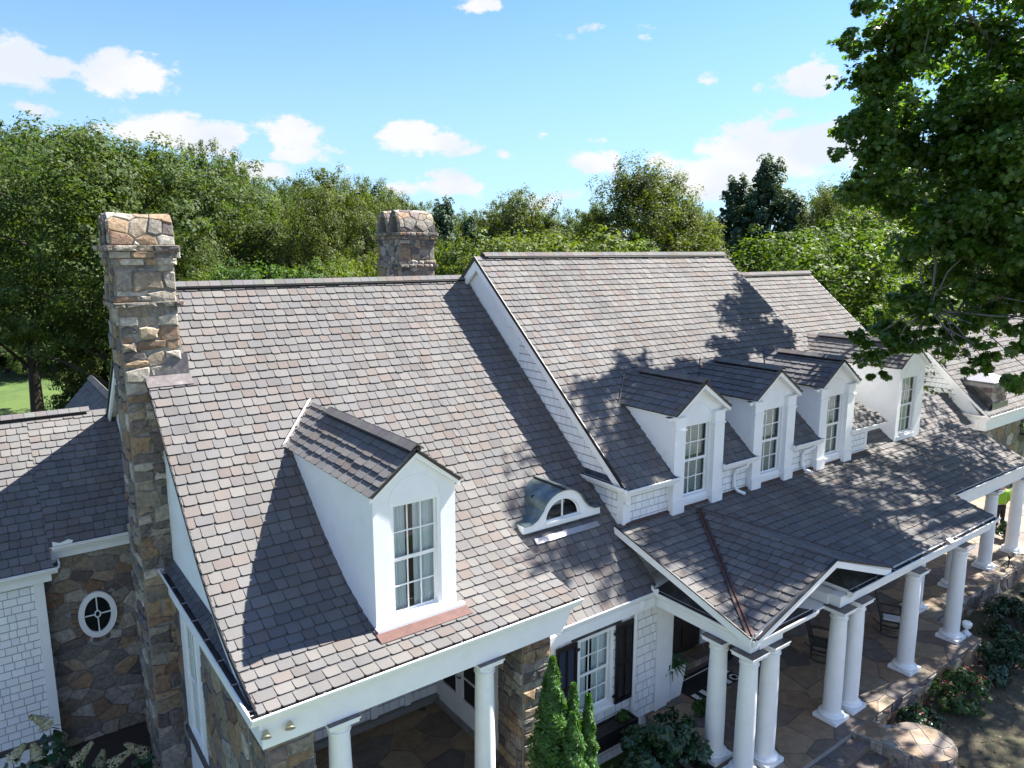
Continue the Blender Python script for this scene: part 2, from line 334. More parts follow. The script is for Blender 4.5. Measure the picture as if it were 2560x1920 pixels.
def ridge(parent, p0, p1, d, s1=.84, s2=.84, seed=3, wdt=.16, vent=True):      # cap shingles over a black vent strip; d = horizontal direction across
    mb=MB(); p0,p1,d=V(p0),V(p1),V(d).normalized(); ax=(p1-p0); L=ax.length; ax.normalize(); rng=random.Random(seed)
    z=V((0,0,1)); base=.035 if vent else .012
    if vent:
        for sg,sl_ in ((-1,s1),(1,s2)):
            q=(d*sg-z*sl_).normalized(); n=(q.cross(ax)*(-sg)); n=n if n.z>0 else -n
            mb.obox(p0+n*.012+ax*.1,ax*(L-.2),q*.13,n*.045,'black')
    t=0
    while t<L:
        ln=min(.24,L-t); cc=rng.choice(SH_COLS); cc=tuple(x*rng.uniform(.92,1.05) for x in cc)
        for sg,sl_ in ((-1,s1),(1,s2)):
            q=(d*sg-z*sl_).normalized(); n=q.cross(ax); n=n if n.z>0 else -n
            a=p0+ax*t+z*(base+.04); mb.obox(a,ax*(ln-.008),q*wdt,n*.02+ax*0+z*.006,'shingle',cc)
        t+=.24
    return mb.build('ridge_cap',parent)

STONES=[tuple(.80*x for x in c) for c in ((.27,.21,.145),(.33,.25,.155),(.21,.185,.155),(.17,.15,.13),(.31,.20,.11),(.38,.33,.26),(.13,.11,.105),(.20,.155,.14),(.27,.235,.195),(.42,.375,.31),(.25,.15,.09),(.16,.125,.115),(.30,.26,.20))]
STONES=[tuple(1.06*(.84*x+.16*(.3*c[0]+.6*c[1]+.1*c[2])) for x in c) for c in STONES]
FLAGS=[tuple(.95*x for x in c) for c in ((.20,.135,.085),(.225,.16,.10),(.155,.115,.085),(.24,.17,.105),(.135,.105,.09),(.185,.13,.095),(.125,.105,.095),(.25,.195,.135))]
def stone_cell(mb,F,P,rng,cols,m,mort,hmin,hmax,bev):
    n=len(P); cx=sum(p[0] for p in P)/n; cy=sum(p[1] for p in P)/n; r=sum(math.hypot(p[0]-cx,p[1]-cy) for p in P)/n
    if r<.025: return
    f=max(.3,1-mort/r); g=max(.2,f-bev/r); h=rng.uniform(hmin,hmax)
    A=[(cx+(p[0]-cx)*f,cy+(p[1]-cy)*f) for p in P]; B=[(cx+(p[0]-cx)*g,cy+(p[1]-cy)*g) for p in P]
    c=rng.choice(cols); q=rng.uniform(.78,1.2); c=tuple(x*q for x in c)
    lo=[F(*p,-.01) for p in A]; mid=[F(*p,h*.65) for p in A]; hi=[F(*p,h*rng.uniform(.85,1.15)) for p in B]; ctr=F(cx,cy,h*rng.uniform(.9,1.3))
    for i in range(n):
        j=(i+1)%n
        mb.face([lo[i],lo[j],mid[j],mid[i]],m,c); mb.face([mid[i],mid[j],hi[j],hi[i]],m,c); mb.face([hi[i],hi[j],ctr],m,c)
def voronoi(mb,F,poly,cell,aspect=1.4,seed=1,cols=STONES,m='stone',mort=.014,h=(.015,.045),bev=.02,skip=None):
    rng=random.Random(seed); poly=ccw(poly); H=halfplanes(poly); u0=min(p[0] for p in poly)-cell; v0=min(p[1] for p in poly)-cell
    cu=cell*aspect; nu=int((max(p[0] for p in poly)+cell-u0)/cu)+2; nv=int((max(p[1] for p in poly)+cell-v0)/cell)+2
    S={(i,j):(u0+(i+.5*(j%2)+rng.uniform(-.46,.46))*cu, v0+(j+rng.uniform(-.46,.46))*cell) for i in range(-2,nu+2) for j in range(-2,nv+2)}
    for i in range(nu):
        for j in range(nv):
            s=S[i,j]; P=[(s[0]-2*cu,s[1]-2*cell),(s[0]+2*cu,s[1]-2*cell),(s[0]+2*cu,s[1]+2*cell),(s[0]-2*cu,s[1]+2*cell)]
            for di in (-2,-1,0,1,2):
                for dj in (-2,-1,0,1,2):
                    if di==dj==0: continue
                    q=S.get((i+di,j+dj))
                    if not q or not P: continue
                    a,b=(q[0]-s[0])/aspect**2,q[1]-s[1]; c=a*(q[0]+s[0])/2+b*(q[1]+s[1])/2; P=clip(P,a,b,c)
            for hp in H:
                if len(P)<3: break
                P=clip(P,*hp)
            if len(P)<3: continue
            if skip and skip(sum(p[0] for p in P)/len(P),sum(p[1] for p in P)/len(P)): continue
            stone_cell(mb,F,P,rng,cols,m,mort,h[0],h[1],bev)
def ashlar(mb,F,u0,u1,v0,v1,seed=1,hr=(.14,.36),wr=(.2,.5),cols=STONES,mort=.014,h=(.01,.05),jit=.025,bev=.03):
    rng=random.Random(seed); v=v0; low=[0]*40
    while v<v1-.03:
        hh=min(rng.uniform(*hr),v1-v)
        if v1-v-hh<.1: hh=v1-v
        u=u0
        while u<u1-.03:
            ww=min(rng.uniform(*wr),u1-u)
            if u1-u-ww<.12: ww=u1-u
            def J(a,b): return (a+(rng.uniform(-jit,jit) if u0+.01<a<u1-.01 else 0), b+rng.uniform(-jit,jit)*(1 if v0+.01<b<v1-.01 else 0))
            rows=[(v,v+hh)]
            if hh>.26 and rng.random()<.45: s=v+hh*rng.uniform(.35,.65); rows=[(v,s),(s,v+hh)]
            for a,b in rows:
                P=[J(u,a),J(u+ww*.5,a),J(u+ww,a),J(u+ww,(a+b)/2),J(u+ww,b),J(u+ww*.5,b),J(u,b),J(u,(a+b)/2)]
                stone_cell(mb,F,P,rng,cols,'stone',mort,h[0],h[1],bev)
            u+=ww
        v+=hh
def stone_box(mb,a,b,seed,faces='fl',kind='ashlar',**k):       # mortar core with stones on chosen faces (f front -Y, l left -X, r right +X, b back)
    mb.box(a,b,'mortar'); x0,y0,z0=a; x1,y1,z1=b
    P={'f':(Plane((x0,y0,z0),(1,0,0),(0,0,1)),x1-x0),'l':(Plane((x0,y1,z0),(0,-1,0),(0,0,1)),y1-y0),'r':(Plane((x1,y0,z0),(0,1,0),(0,0,1)),y1-y0),'b':(Plane((x1,y1,z0),(-1,0,0),(0,0,1)),x1-x0)}
    for i,fc in enumerate(faces):
        pl,wd=P[fc]
        if kind=='ashlar': ashlar(mb,pl,0,wd,0,z1-z0,seed=seed+i*7,**k)
        else: voronoi(mb,pl,[(0,0),(wd,0),(wd,z1-z0),(0,z1-z0)],seed=seed+i*7,**k)
WS=[(1,1,1),(.96,.96,.96),(.98,.97,.95),(.93,.94,.95)]
def wall_shingles(mb,pl,poly,seed,exp=.17):
    mb.face([pl(*p,.001) for p in ccw(poly)],'gap'); shingles(mb,pl,poly,exp=exp,wr=(.13,.26),th=.011,m='wshingle',cols=WS,seed=seed,corner=0,gap=.012,cvar=.03,over=-.15,ragged=False)
def gutter(parent, p0, p1, outw, hang=True, cap0=True, cap1=True):      # K-profile trough with its outer lip; p = inner top edge line; outw = outward direction
    mb=MB(); p0,p1,o=V(p0),V(p1),V(outw).normalized(); ax=(p1-p0); L=ax.length; ax.normalize(); z=V((0,0,1))
    prof=[(0,0),(0,-.13),(.085,-.13),(.10,-.085),(.135,-.055),(.14,-.012),(.155,0),(.155,.012),(.125,.012),(.118,-.03),(.08,-.10),(.015,-.10),(.015,0)]
    P=[[p0+ax*t+o*a+z*b for a,b in prof] for t in (0,L)]; n=len(prof)
    for i in range(n):
        j=(i+1)%n; mb.face([P[0][i],P[0][j],P[1][j],P[1][i]],'gutter_in' if i in (9,10,11) else 'white')
    for e,c in ((0,cap0),(1,cap1)):
        if c: mb.prism([P[e][k] for k in (0,1,2,3,4,5,6)],ax*(.006 if e else -.006),'white')
        else: mb.face(P[e],'white')
    if hang:
        t=.25
        while t<L: mb.obox(p0+ax*t+z*.0,ax*.025,o*.14,z*.012,'pale_metal'); t+=.78
    return mb.build('gutter',parent)
def window(parent, O, U, w_, h_, cols, rows, fr=.055, mun=.022, dep=.06, sill=True, inside='curtain', split=None, name='window', seed=0):
    """double-hung window in a plane through O (bottom left), U to the right, outward normal U x Z"""
    O,U=V(O),V(U).normalized(); Z=V((0,0,1)); N=U.cross(Z)
    mb=MB()
    def bar(u0,u1,v0,v1,d0,d1,m='white'): mb.obox(O+U*u0+Z*v0+N*d0,U*(u1-u0),Z*(v1-v0),N*(d1-d0),m)
    bar(0,fr,0,h_,-dep,.02); bar(w_-fr,w_,0,h_,-dep,.02); bar(fr,w_-fr,h_-fr,h_,-dep,.018); bar(fr,w_-fr,0,fr*1.2,-dep,.018)
    if sill: bar(-.03,w_+.03,-.05,-.003,-dep,.06)
    mid=h_/2 if split is None else split
    halves=((fr*1.2,mid,-dep+.012),(mid,h_-fr,-dep+.03)) if rows%2==0 else ((fr*1.2,h_-fr,-dep+.02),)
    r=rows//len(halves)
    for (a,b,d) in halves:
        s=.035
        bar(fr,fr+s,a,b,d-.02,d+.012); bar(w_-fr-s,w_-fr,a,b,d-.02,d+.012); bar(fr+s,w_-fr-s,a,a+s,d-.02,d+.010); bar(fr+s,w_-fr-s,b-s,b,d-.02,d+.010)
        for i in range(1,cols): u=fr+s+(w_-2*fr-2*s)*i/cols; bar(u-mun/2,u+mun/2,a+s,b-s,d-.012,d+.006)
        for i in range(1,r): v=a+s+(b-a-2*s)*i/r; bar(fr+s,w_-fr-s,v-mun/2,v+mun/2,d-.0125,d+.005)
    f=mb.build(name,parent)
    g=MB(); 
    for (a,b,d) in halves: g.face([O+U*u+Z*v+N*(d-.006) for u,v in ((fr,a),(w_-fr,a),(w_-fr,b),(fr,b))],'glass')
    g.build('pane',f if parent.parent is None else parent)
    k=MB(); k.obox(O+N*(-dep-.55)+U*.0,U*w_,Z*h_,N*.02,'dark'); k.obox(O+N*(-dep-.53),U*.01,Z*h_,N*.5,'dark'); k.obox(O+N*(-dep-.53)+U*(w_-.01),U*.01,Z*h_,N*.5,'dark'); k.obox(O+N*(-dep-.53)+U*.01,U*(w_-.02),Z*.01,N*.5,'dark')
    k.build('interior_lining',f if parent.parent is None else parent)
    c=MB(); rng=random.Random(seed)
    if inside=='curtain':
        for (u0,u1) in ((fr,w_*.36),(w_*.52,w_-fr)):
            n=14; pts=[(u0+(u1-u0)*i/n, .022*math.sin(i*1.9+rng.random())-.06-dep) for i in range(n+1)]
            for (a,b) in zip(pts,pts[1:]): c.face([O+U*a[0]+N*a[1]+Z*.02,O+U*b[0]+N*b[1]+Z*.02,O+U*b[0]+N*b[1]+Z*(h_-.02),O+U*a[0]+N*a[1]+Z*(h_-.02)],'curtain')
        c.build('curtain',f if parent.parent is None else parent)
    elif inside=='blind':
        v=.06
        while v<h_-.03: c.obox(O+U*fr+Z*v+N*(-dep-.10),U*(w_-2*fr),Z*.035,N*.022,'blind'); v+=.048
        c.build('blind',f if parent.parent is None else parent)
    return f

# ================================================================ THE HOUSE
house = thing('house','white shingled house with grey shingle roofs, dormers, stone chimneys and columned porches','house',(0,0,0))
PA=[(9.42,3.76),(10.0,3.885),(10.6,4.06),(11.2,4.32),(11.75,4.66),(12.2,4.965),(17.2,9.215)]
PB=[(9.86,2.975),(17.2,9.215)]
FA,FB=Profile(PA),Profile(PB)
XL,XC,XR=2.62,8.43,11.12
bA=FA.l[1:-1]
rf=MB(); slab(rf,FA,[(XL,0),(XC,0),(XC,FA.L),(XL,FA.L)],.11,breaks=bA); shingles(rf,FA,[(XL-.02,-.085),(XC,-.085),(XC,FA.L),(XL-.02,FA.L)],seed=11)
rf.build('roof',house)
rb=MB(); slab(rb,FB,[(XC+.003,0),(XR,0),(XR,FB.L),(XC+.003,FB.L)],.11); shingles(rb,FB,[(XC+.003,-.085),(XR,-.085),(XR,FB.L),(XC+.003,FB.L)],seed=12)
rb.build('roof',house)
def back_roof(F_pts,x0,x1,seed):    # rear slope
    y0,z0,y1,z1=F_pts; pl=Plane((x1,y1,z1),(-1,0,0),(0,y0-y1,z0-z1)); L=math.hypot(y1-y0,z1-z0)
    return roof('roof',pl,[(0,0),(x1-x0,0),(x1-x0,L),(0,L)],house,seed,exp=.3,wr=(.5,.9))
back_roof((17.2,9.215,24.4,3.1),XL,XR,13)
ridge(house,(3.4,17.2,9.235),(XR,17.2,9.235),(0,1,0),seed=5)
# --- left gable, black edge, fascia
g=MB()
for prof,sg in ((PA,1),([(17.2,9.215),(24.4,3.1)],1)):
    for a,b in zip(prof,prof[1:]):
        g.prism([(XL-.035,a[0],a[1]-.10),(XL-.035,b[0],b[1]-.10),(XL-.035,b[0],b[1]+.015),(XL-.035,a[0],a[1]+.015)],(.03,0,0),'black')
g.build('roof_edge',house)
g=MB()
for prof in (PA,[(17.2,9.215),(24.4,3.1)]):
    for a,b in zip(prof,prof[1:]):
        g.prism([(XL+.0,a[0],a[1]-.30),(XL+.0,b[0],b[1]-.30),(XL+.0,b[0],b[1]-.112),(XL+.0,a[0],a[1]-.112)],(.05,0,0),'white')
g.build('fascia',house)
g=MB(); g.prism([(2.80,24.2,-2),(2.80,24.2,3.0)]+[(2.80,17.2,8.95)]+[(2.80,y,z-.12) for y,z in reversed(PA[1:-1])]+[(2.80,10.0,3.0),(2.80,13.2,3.0),(2.80,13.2,-2)],(.2,0,0),'stucco'); g.build('gable_wall',house)
# --- eave on the left porch: gutter, fascia, beam
gutter(house,(XL-.12,9.43,3.73),(XC+.05,9.43,3.73),(0,-1,0))
g=MB(); g.box((2.66,9.44,3.14),(8.12,9.74,3.70),'white'); g.box((2.66,9.415,3.52),(8.35,9.438,3.72),'white'); g.prism([(8.12,9.44,3.14),(8.40,9.44,3.62),(8.40,9.44,3.72),(8.12,9.44,3.72)],(0,.5,0),'white'); g.build('beam',house)
# left return: pent roof and side gutter
gutter(house,(2.64,15.25,3.73),(2.64,9.43,3.73),(-1,0,0),hang=True)
pl=Plane((2.63,15.25,3.71),(0,-1,0),(.17,0,.16))
g=MB(); slab(g,pl,[(0,0),(5.5,0),(3.6,.235),(0,.235)],.05,mside='black'); shingles(g,pl,[(0,.0),(5.4,.0),(3.6,.235),(0,.235)],seed=21,exp=.13,cols=[(.10,.10,.105),(.085,.085,.09),(.12,.115,.11)]); g.build('pent_roof',house)
g=MB(); g.box((2.66,9.76,3.14),(2.95,15.3,3.69),'white'); g.build('beam',house)
# spotlights on the beam
for (x,y) in ((2.70,9.0),(3.04,9.3)):
    g=MB(); g.tube([(x+.02,9.42,3.42),(x,9.36,3.43)],.02,'brass',10); g.tube([(x,9.40,3.44),(x-.02,9.33,3.38)],[.03,.075],'brass',14,cap=True); g.build('spotlight',house,True)
# --- left porch interior
g=MB(); fp=Plane((2.0,8.6,0),(1,0,0),(0,1,0)); g.box((2.0,8.6,-.7),(8.2,13.3,-.012),'mortar'); voronoi(g,fp,[(0,0),(5.7,0),(5.7,4.7),(0,4.7)],.62,1.25,seed=31,cols=FLAGS,m='flag',mort=.012,h=(.004,.01),bev=.01); g.build('porch_floor',house)
g=MB(); bw=Plane((2.8,13.2,0),(1,0,0),(0,0,1)); g.box((3.0,13.21,-.1),(7.75,13.4,3.6),'white'); wall_shingles(g,bw,[(0.2,.16),(4.84,.16),(4.84,3.5),(.2,3.5)],33,.22)
for x in (5.98,6.79): g.box((x,13.12,.16),(x+.14,13.205,3.5),'white')
g.box((2.9,13.08,0),(7.7,13.2,.14),'mortar'); g.build('wall',house)
g=MB(); g.box((7.62,9.9,-.1),(7.75,13.2,3.3),'white'); g.box((7.5,10.6,0),(7.62,13.08,.12),'mortar'); g.build('wall',house)
d=MB()
for y0 in (11.30,12.15):
    d.box((7.56,y0,.13),(7.615,y0+.12,2.3),'white'); d.box((7.56,y0+.70,.13),(7.615,y0+.82,2.3),'white'); d.box((7.56,y0+.12,.13),(7.615,y0+.70,.62),'white'); d.box((7.56,y0+.12,2.15),(7.615,y0+.70,2.3),'white')
    for k in (1,2): d.box((7.575,y0+.12,.62+k*.51-.015),(7.612,y0+.70,.62+k*.51+.015),'white')
dd=d.build('french_door',house)
d=MB()
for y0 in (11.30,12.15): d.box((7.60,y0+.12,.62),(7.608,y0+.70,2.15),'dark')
d.build('pane',dd)
for y0 in (12.03,12.20): d=MB(); d.tube([(7.55,y0,1.12),(7.50,y0,1.12),(7.50,y0+.09,1.12)],.014,'black',8); d.build('handle',dd)
g=MB(); g.box((2.97,9.75,3.05),(8.1,13.2,3.12),'white'); g.build('porch_ceiling',house)
# stone piers and side wall
g=MB(); stone_box(g,(2.72,9.56,-.6),(3.42,10.25,3.135),41,'flr',hr=(.13,.28),wr=(.18,.42),mort=.012); g.build('stone_pier',house)
g=MB(); stone_box(g,(7.30,9.56,-.6),(7.92,10.3,3.135),43,'flr',hr=(.13,.30),wr=(.18,.40),mort=.012); g.build('stone_pier',house)
g=MB(); stone_box(g,(2.76,10.55,-2),(2.96,13.28,3.13),45,'l',kind='vor',cell=.36,aspect=1.3); g.build('stone_wall',house)
g=MB(); stone_box(g,(2.76,14.85,-2),(2.96,18.4,3.7),47,'l',kind='vor',cell=.36,aspect=1.3); g.build('stone_wall',house)
g=MB(); g.box((2.78,10.26,-.6),(2.94,10.54,3.13),'stucco'); g.build('wall',house)
wf=MB(); wf.box((2.74,13.30,-.6),(2.95,14.83,0.5),'white'); wf.box((2.74,13.30,.5),(2.95,13.62,3.12),'white'); wf.box((2.74,14.5,.5),(2.95,14.83,3.12),'white'); wf.box((2.68,13.26,.35),(2.76,14.88,.45),'lead'); wf.build('wall',house)
window(house,(2.742,14.5,.5),(0,-1,0),.88,2.5,2,4,sill=False)
# --- recessed wall with shuttered window
YW=9.95
g=MB(); g.box((7.93,YW+.012,-.7),(8.98,YW+.2,3.0),'white'); g.box((9.88,YW+.012,-.7),(11.6,YW+.2,3.0),'white'); g.box((8.98,YW+.012,-.7),(9.88,YW+.2,.72),'white'); g.box((8.98,YW+.012,2.42),(9.88,YW+.2,3.0),'white')
pw=Plane((7.93,YW+.008,-.6),(1,0,0),(0,0,1))
for P,sd in (([(0,0),(1.03,0),(1.03,3.5),(0,3.5)],51),([(1.97,0),(3.3,0),(3.3,3.5),(1.97,3.5)],52),([(1.03,0),(1.97,0),(1.97,1.25),(1.03,1.25)],53),([(1.03,3.06),(1.97,3.06),(1.97,3.5),(1.03,3.5)],54)): wall_shingles(g,pw,P,sd,.21)
g.box((11.22,YW-.03,-.6),(11.62,YW+.16,2.95),'white'); g.build('wall',house)
window(house,(8.94,YW,.70),(1,0,0),.98,1.76,3,4,fr=.075,dep=.09,inside='curtain',seed=4)
for x,wd in ((8.38,.52),(9.98,.52)):
    s=MB(); a,b=(x,YW-.065,.68),(x+wd,YW-.02,2.46)
    s.box((x,YW-.07,.68),(x+.06,YW-.025,2.46),'shutter'); s.box((x+wd-.06,YW-.07,.68),(x+wd,YW-.025,2.46),'shutter')
    for v in (.68,1.52,2.38): s.box((x+.06,YW-.068,v),(x+wd-.06,YW-.027,v+.08),'shutter')
    v=.80
    while v<2.36:
        s.obox((x+.06,YW-.062,v),(wd-.12,0,0),(0,.03,.03),(0,.006,-.006),'shutter'); v+=.05
    s.box((x+wd/2-.012,YW-.075,.76),(x+wd/2+.012,YW-.063,2.38),'shutter')
    so_=s.build('shutter',house)
    for v in (.85,2.25): h=MB(); h.box((x+(wd if x<9 else -.07),YW-.06,v),(x+(wd+.07 if x<9 else 0),YW-.035,v+.05),'black'); h.build('hinge',so_)
g=MB(); g.box((8.70,YW-.16,2.56),(10.0,YW-.09,2.61),'membrane'); g.box((8.8,YW-.09,2.575),(8.84,YW-.01,2.6),'black'); g.box((9.85,YW-.09,2.575),(9.89,YW-.01,2.6),'black'); g.build('light_bar',house)
wb=MB(); x0,x1=9.0,10.35; wb.box((x0,YW-.38,.10),(x1,YW-.34,.40),'blackwood'); wb.box((x0,YW-.06,.10),(x1,YW-.02,.40),'blackwood'); wb.box((x0,YW-.34,.10),(x0+.04,YW-.06,.40),'blackwood'); wb.box((x1-.04,YW-.34,.10),(x1,YW-.06,.40),'blackwood'); wb.box((x0+.04,YW-.34,.12),(x1-.04,YW-.06,.36),'soil'); wb.box((x0+.1,YW-.3,-.03),(x1-.1,YW-.26,.06),'blackwood'); wb.build('window_box',house)
gutter(house,(XC-.02,9.90,2.96),(11.03,9.90,2.96),(0,-1,0),cap1=False)
g=MB(); g.box((XC-.3,9.80,2.62),(11.0,9.93,2.83),'white'); g.build('fascia',house)
ds=MB(); ds.tube([(10.62,9.80,2.86),(10.62,9.80,2.74),(10.50,9.88,2.60),(10.50,9.885,-.5)],.045,'white',10); ds.build('downspout',house,True)

# --- columns
def column(x,y,z0,z1,r=.19,parent=house):
    H=z1-z0; mb=MB(); mb.lathe([(r*1.0,.13),(r*1.0,.2),(r*.995,H*.35),(r*.94,H*.7),(r*.86,H-.24)],(x,y,z0),'white',32); o=mb.build('column',parent,True)
    b=MB(); b.box((x-.27,y-.27,z0),(x+.27,y+.27,z0+.09),'white'); b.lathe([(r*1.3,.085)]+[(r*1.15+.055*math.cos(t),.125+.04*math.sin(t)) for t in (-1.2,-.6,0,.6,1.2)]+[(r*1.1,.17),(r*1.04,.195),(r*1.0,.21)],(x,y,z0),'white',32); b.build('column_base',o,True)
    c=MB(); q=r*.86; c.lathe([(q,H-.26),(q+.022,H-.255),(q+.026,H-.24),(q+.022,H-.225),(q,H-.22),(q,H-.16),(q+.02,H-.145),(q+.055,H-.105),(q+.06,H-.09)],(x,y,z0),'white',32)
    c.box((x-.235,y-.235,z1-.09),(x+.235,y+.235,z1-.03),'white'); c.box((x-.255,y-.255,z1-.03),(x+.255,y+.255,z1-.004),'white'); c.box((x-.25,y-.25,z1-.004),(x+.25,y+.25,z1+.004),'lead'); c.build('column_capital',o,True)
    return o
for x,y in ((11.12,8.24),(11.13,7.55),(11.82,7.55),(14.16,7.50),(14.86,7.50),(17.36,7.48),(19.82,7.48),(20.72,8.84),(23.02,8.84),(25.34,8.84),(27.45,8.84)): column(x,y,0,2.60)
for x,y in ((3.84,9.6),(6.50,9.6)): column(x,y,0,3.135,.185)

# --- right house: upper roof
PR=[(10.74,4.915),(16.55,9.825)]; FR=Profile(PR); X0,X1=11.0,21.40
m=MB(); vd=(11.0-10.74)*FR.L/(16.55-10.74); pol=[(X0,vd),(X1,vd),(X1,FR.L),(X0,FR.L)]; slab(m,FR,pol,.1); shingles(m,FR,pol,seed=61)
for i,(a,b) in enumerate(((X0,12.56),(14.29,15.50),(17.23,18.43),(20.15,22.0))):
    pol=[(a,-.03),(b,-.03),(b,vd+.02),(a,vd+.02)]; slab(m,FR,pol,.09); shingles(m,FR,pol,seed=64+i)
pol=[(X1+.003,-.03),(22.0,-.03),(X1+.003,.95)]; slab(m,FR,pol,.09); shingles(m,FR,pol,seed=69); m.build('roof',house)
back_roof((16.55,9.825,23.6,3.87),X0,X1,62)
ridge(house,(X0+.25,16.55,9.845),(X1,16.55,9.845),(0,1,0),seed=6)
g=MB()
for pr in (PR,[(16.55,9.825),(22.6,4.72)]):
    a,b=pr; g.prism([(X0-.03,a[0],a[1]-.09),(X0-.03,b[0],b[1]-.09),(X0-.03,b[0],b[1]+.02),(X0-.03,a[0],a[1]+.02)],(.028,0,0),'black')
g.build('roof_edge',house)
g=MB(); g.prism([(11.16,10.95,3.9),(11.16,16.55,8.6),(11.16,16.55,9.70),(11.16,10.95,4.95)],(.2,0,0),'stucco'); g.prism([(11.16,16.55,6.0),(11.16,22.5,3.0),(11.16,22.5,4.7),(11.16,16.55,9.70)],(.2,0,0),'stucco')
gp=Plane((11.158,16.0,0),(0,-1,0),(0,0,1))
wall_shingles(g,gp,[(1.2,6.6),(5.0,3.45),(5.0,4.86),(1.2,8.06)],63,.19)
g.box((11.09,14.62,7.99),(11.16,15.3,8.04),'white'); g.build('gable_wall',house)
g=MB(); a,b=PR; dy=.30
g.prism([(11.02,a[0],a[1]-.36),(11.02,b[0],b[1]-.34),(11.02,b[0],b[1]-.095),(11.02,a[0],a[1]-.10)],(.06,0,0),'white'); g.prism([(11.08,a[0],a[1]-.42),(11.08,b[0],b[1]-.40),(11.08,b[0],b[1]-.097),(11.08,a[0],a[1]-.102)],(.06,0,0),'white')
g.prism([(11.02,16.55,9.485),(11.02,18.6,7.76),(11.02,18.6,8.0),(11.02,16.55,9.73)],(.06,0,0),'white'); g.build('fascia',house)
gutter(house,(11.06,12.55,4.93),(11.06,10.72,4.93),(-1,0,0),hang=False)
pl=Plane((11.05,12.6,4.92),(0,-1,0),(.12,0,.14)); g=MB(); slab(g,pl,[(0,0),(1.7,0),(1.5,.18),(0,.18)],.04,mtop='membrane',mside='black'); g.build('pent_roof',house)
# knee wall
g=MB(); YK=10.93
for a,b in ((11.16,12.60),(14.24,15.53),(17.18,18.46),(20.12,21.22)): g.box((a,YK+.01,3.6),(b,YK+.2,5.0),'white')
pk=Plane((11.16,YK+.006,3.8),(1,0,0),(0,0,1))
for a,b,sd in ((0,1.42,71),(3.1,4.3,72),(6.1,7.25,73),(8.98,10.06,74)): wall_shingles(g,pk,[(a,0),(b,0),(b,1.05),(a,1.05)],sd,.17)
g.box((11.09,10.90,3.7),(11.30,12.4,4.9),'white'); ps=Plane((11.085,12.4,3.8),(0,-1,0),(0,0,1)); wall_shingles(g,ps,[(0,.6),(1.3,.1),(1.3,1.05),(0,1.05)],75,.17); g.box((11.07,10.885,3.7),(11.22,10.93,4.9),'white'); g.build('wall',house)
g=MB(); g.box((11.15,YK-.09,4.04),(21.25,YK+.006,4.075),'copper'); g.build('flashing',house)
segs=[(10.95,12.63),(14.27,15.57),(17.17,18.50),(20.10,22.0)]
for i,(a,b) in enumerate(segs):
    gutter(house,(a,10.76,4.92),(b,10.76,4.92),(0,-1,0)); g=MB(); g.box((a+.1,10.775,4.72),(b-.02,10.92,4.86),'white'); g.build('fascia',house)
for x in (14.95,17.9):
    d=MB(); d.tube([(x+.28,10.70,4.80),(x+.24,10.72,4.70),(x,10.85,4.62),(x-.04,10.87,4.5),(x-.04,10.87,4.22),(x,10.78,4.10),(x+.1,10.62,4.04)],.045,'white',10); d.build('downspout',house,True)
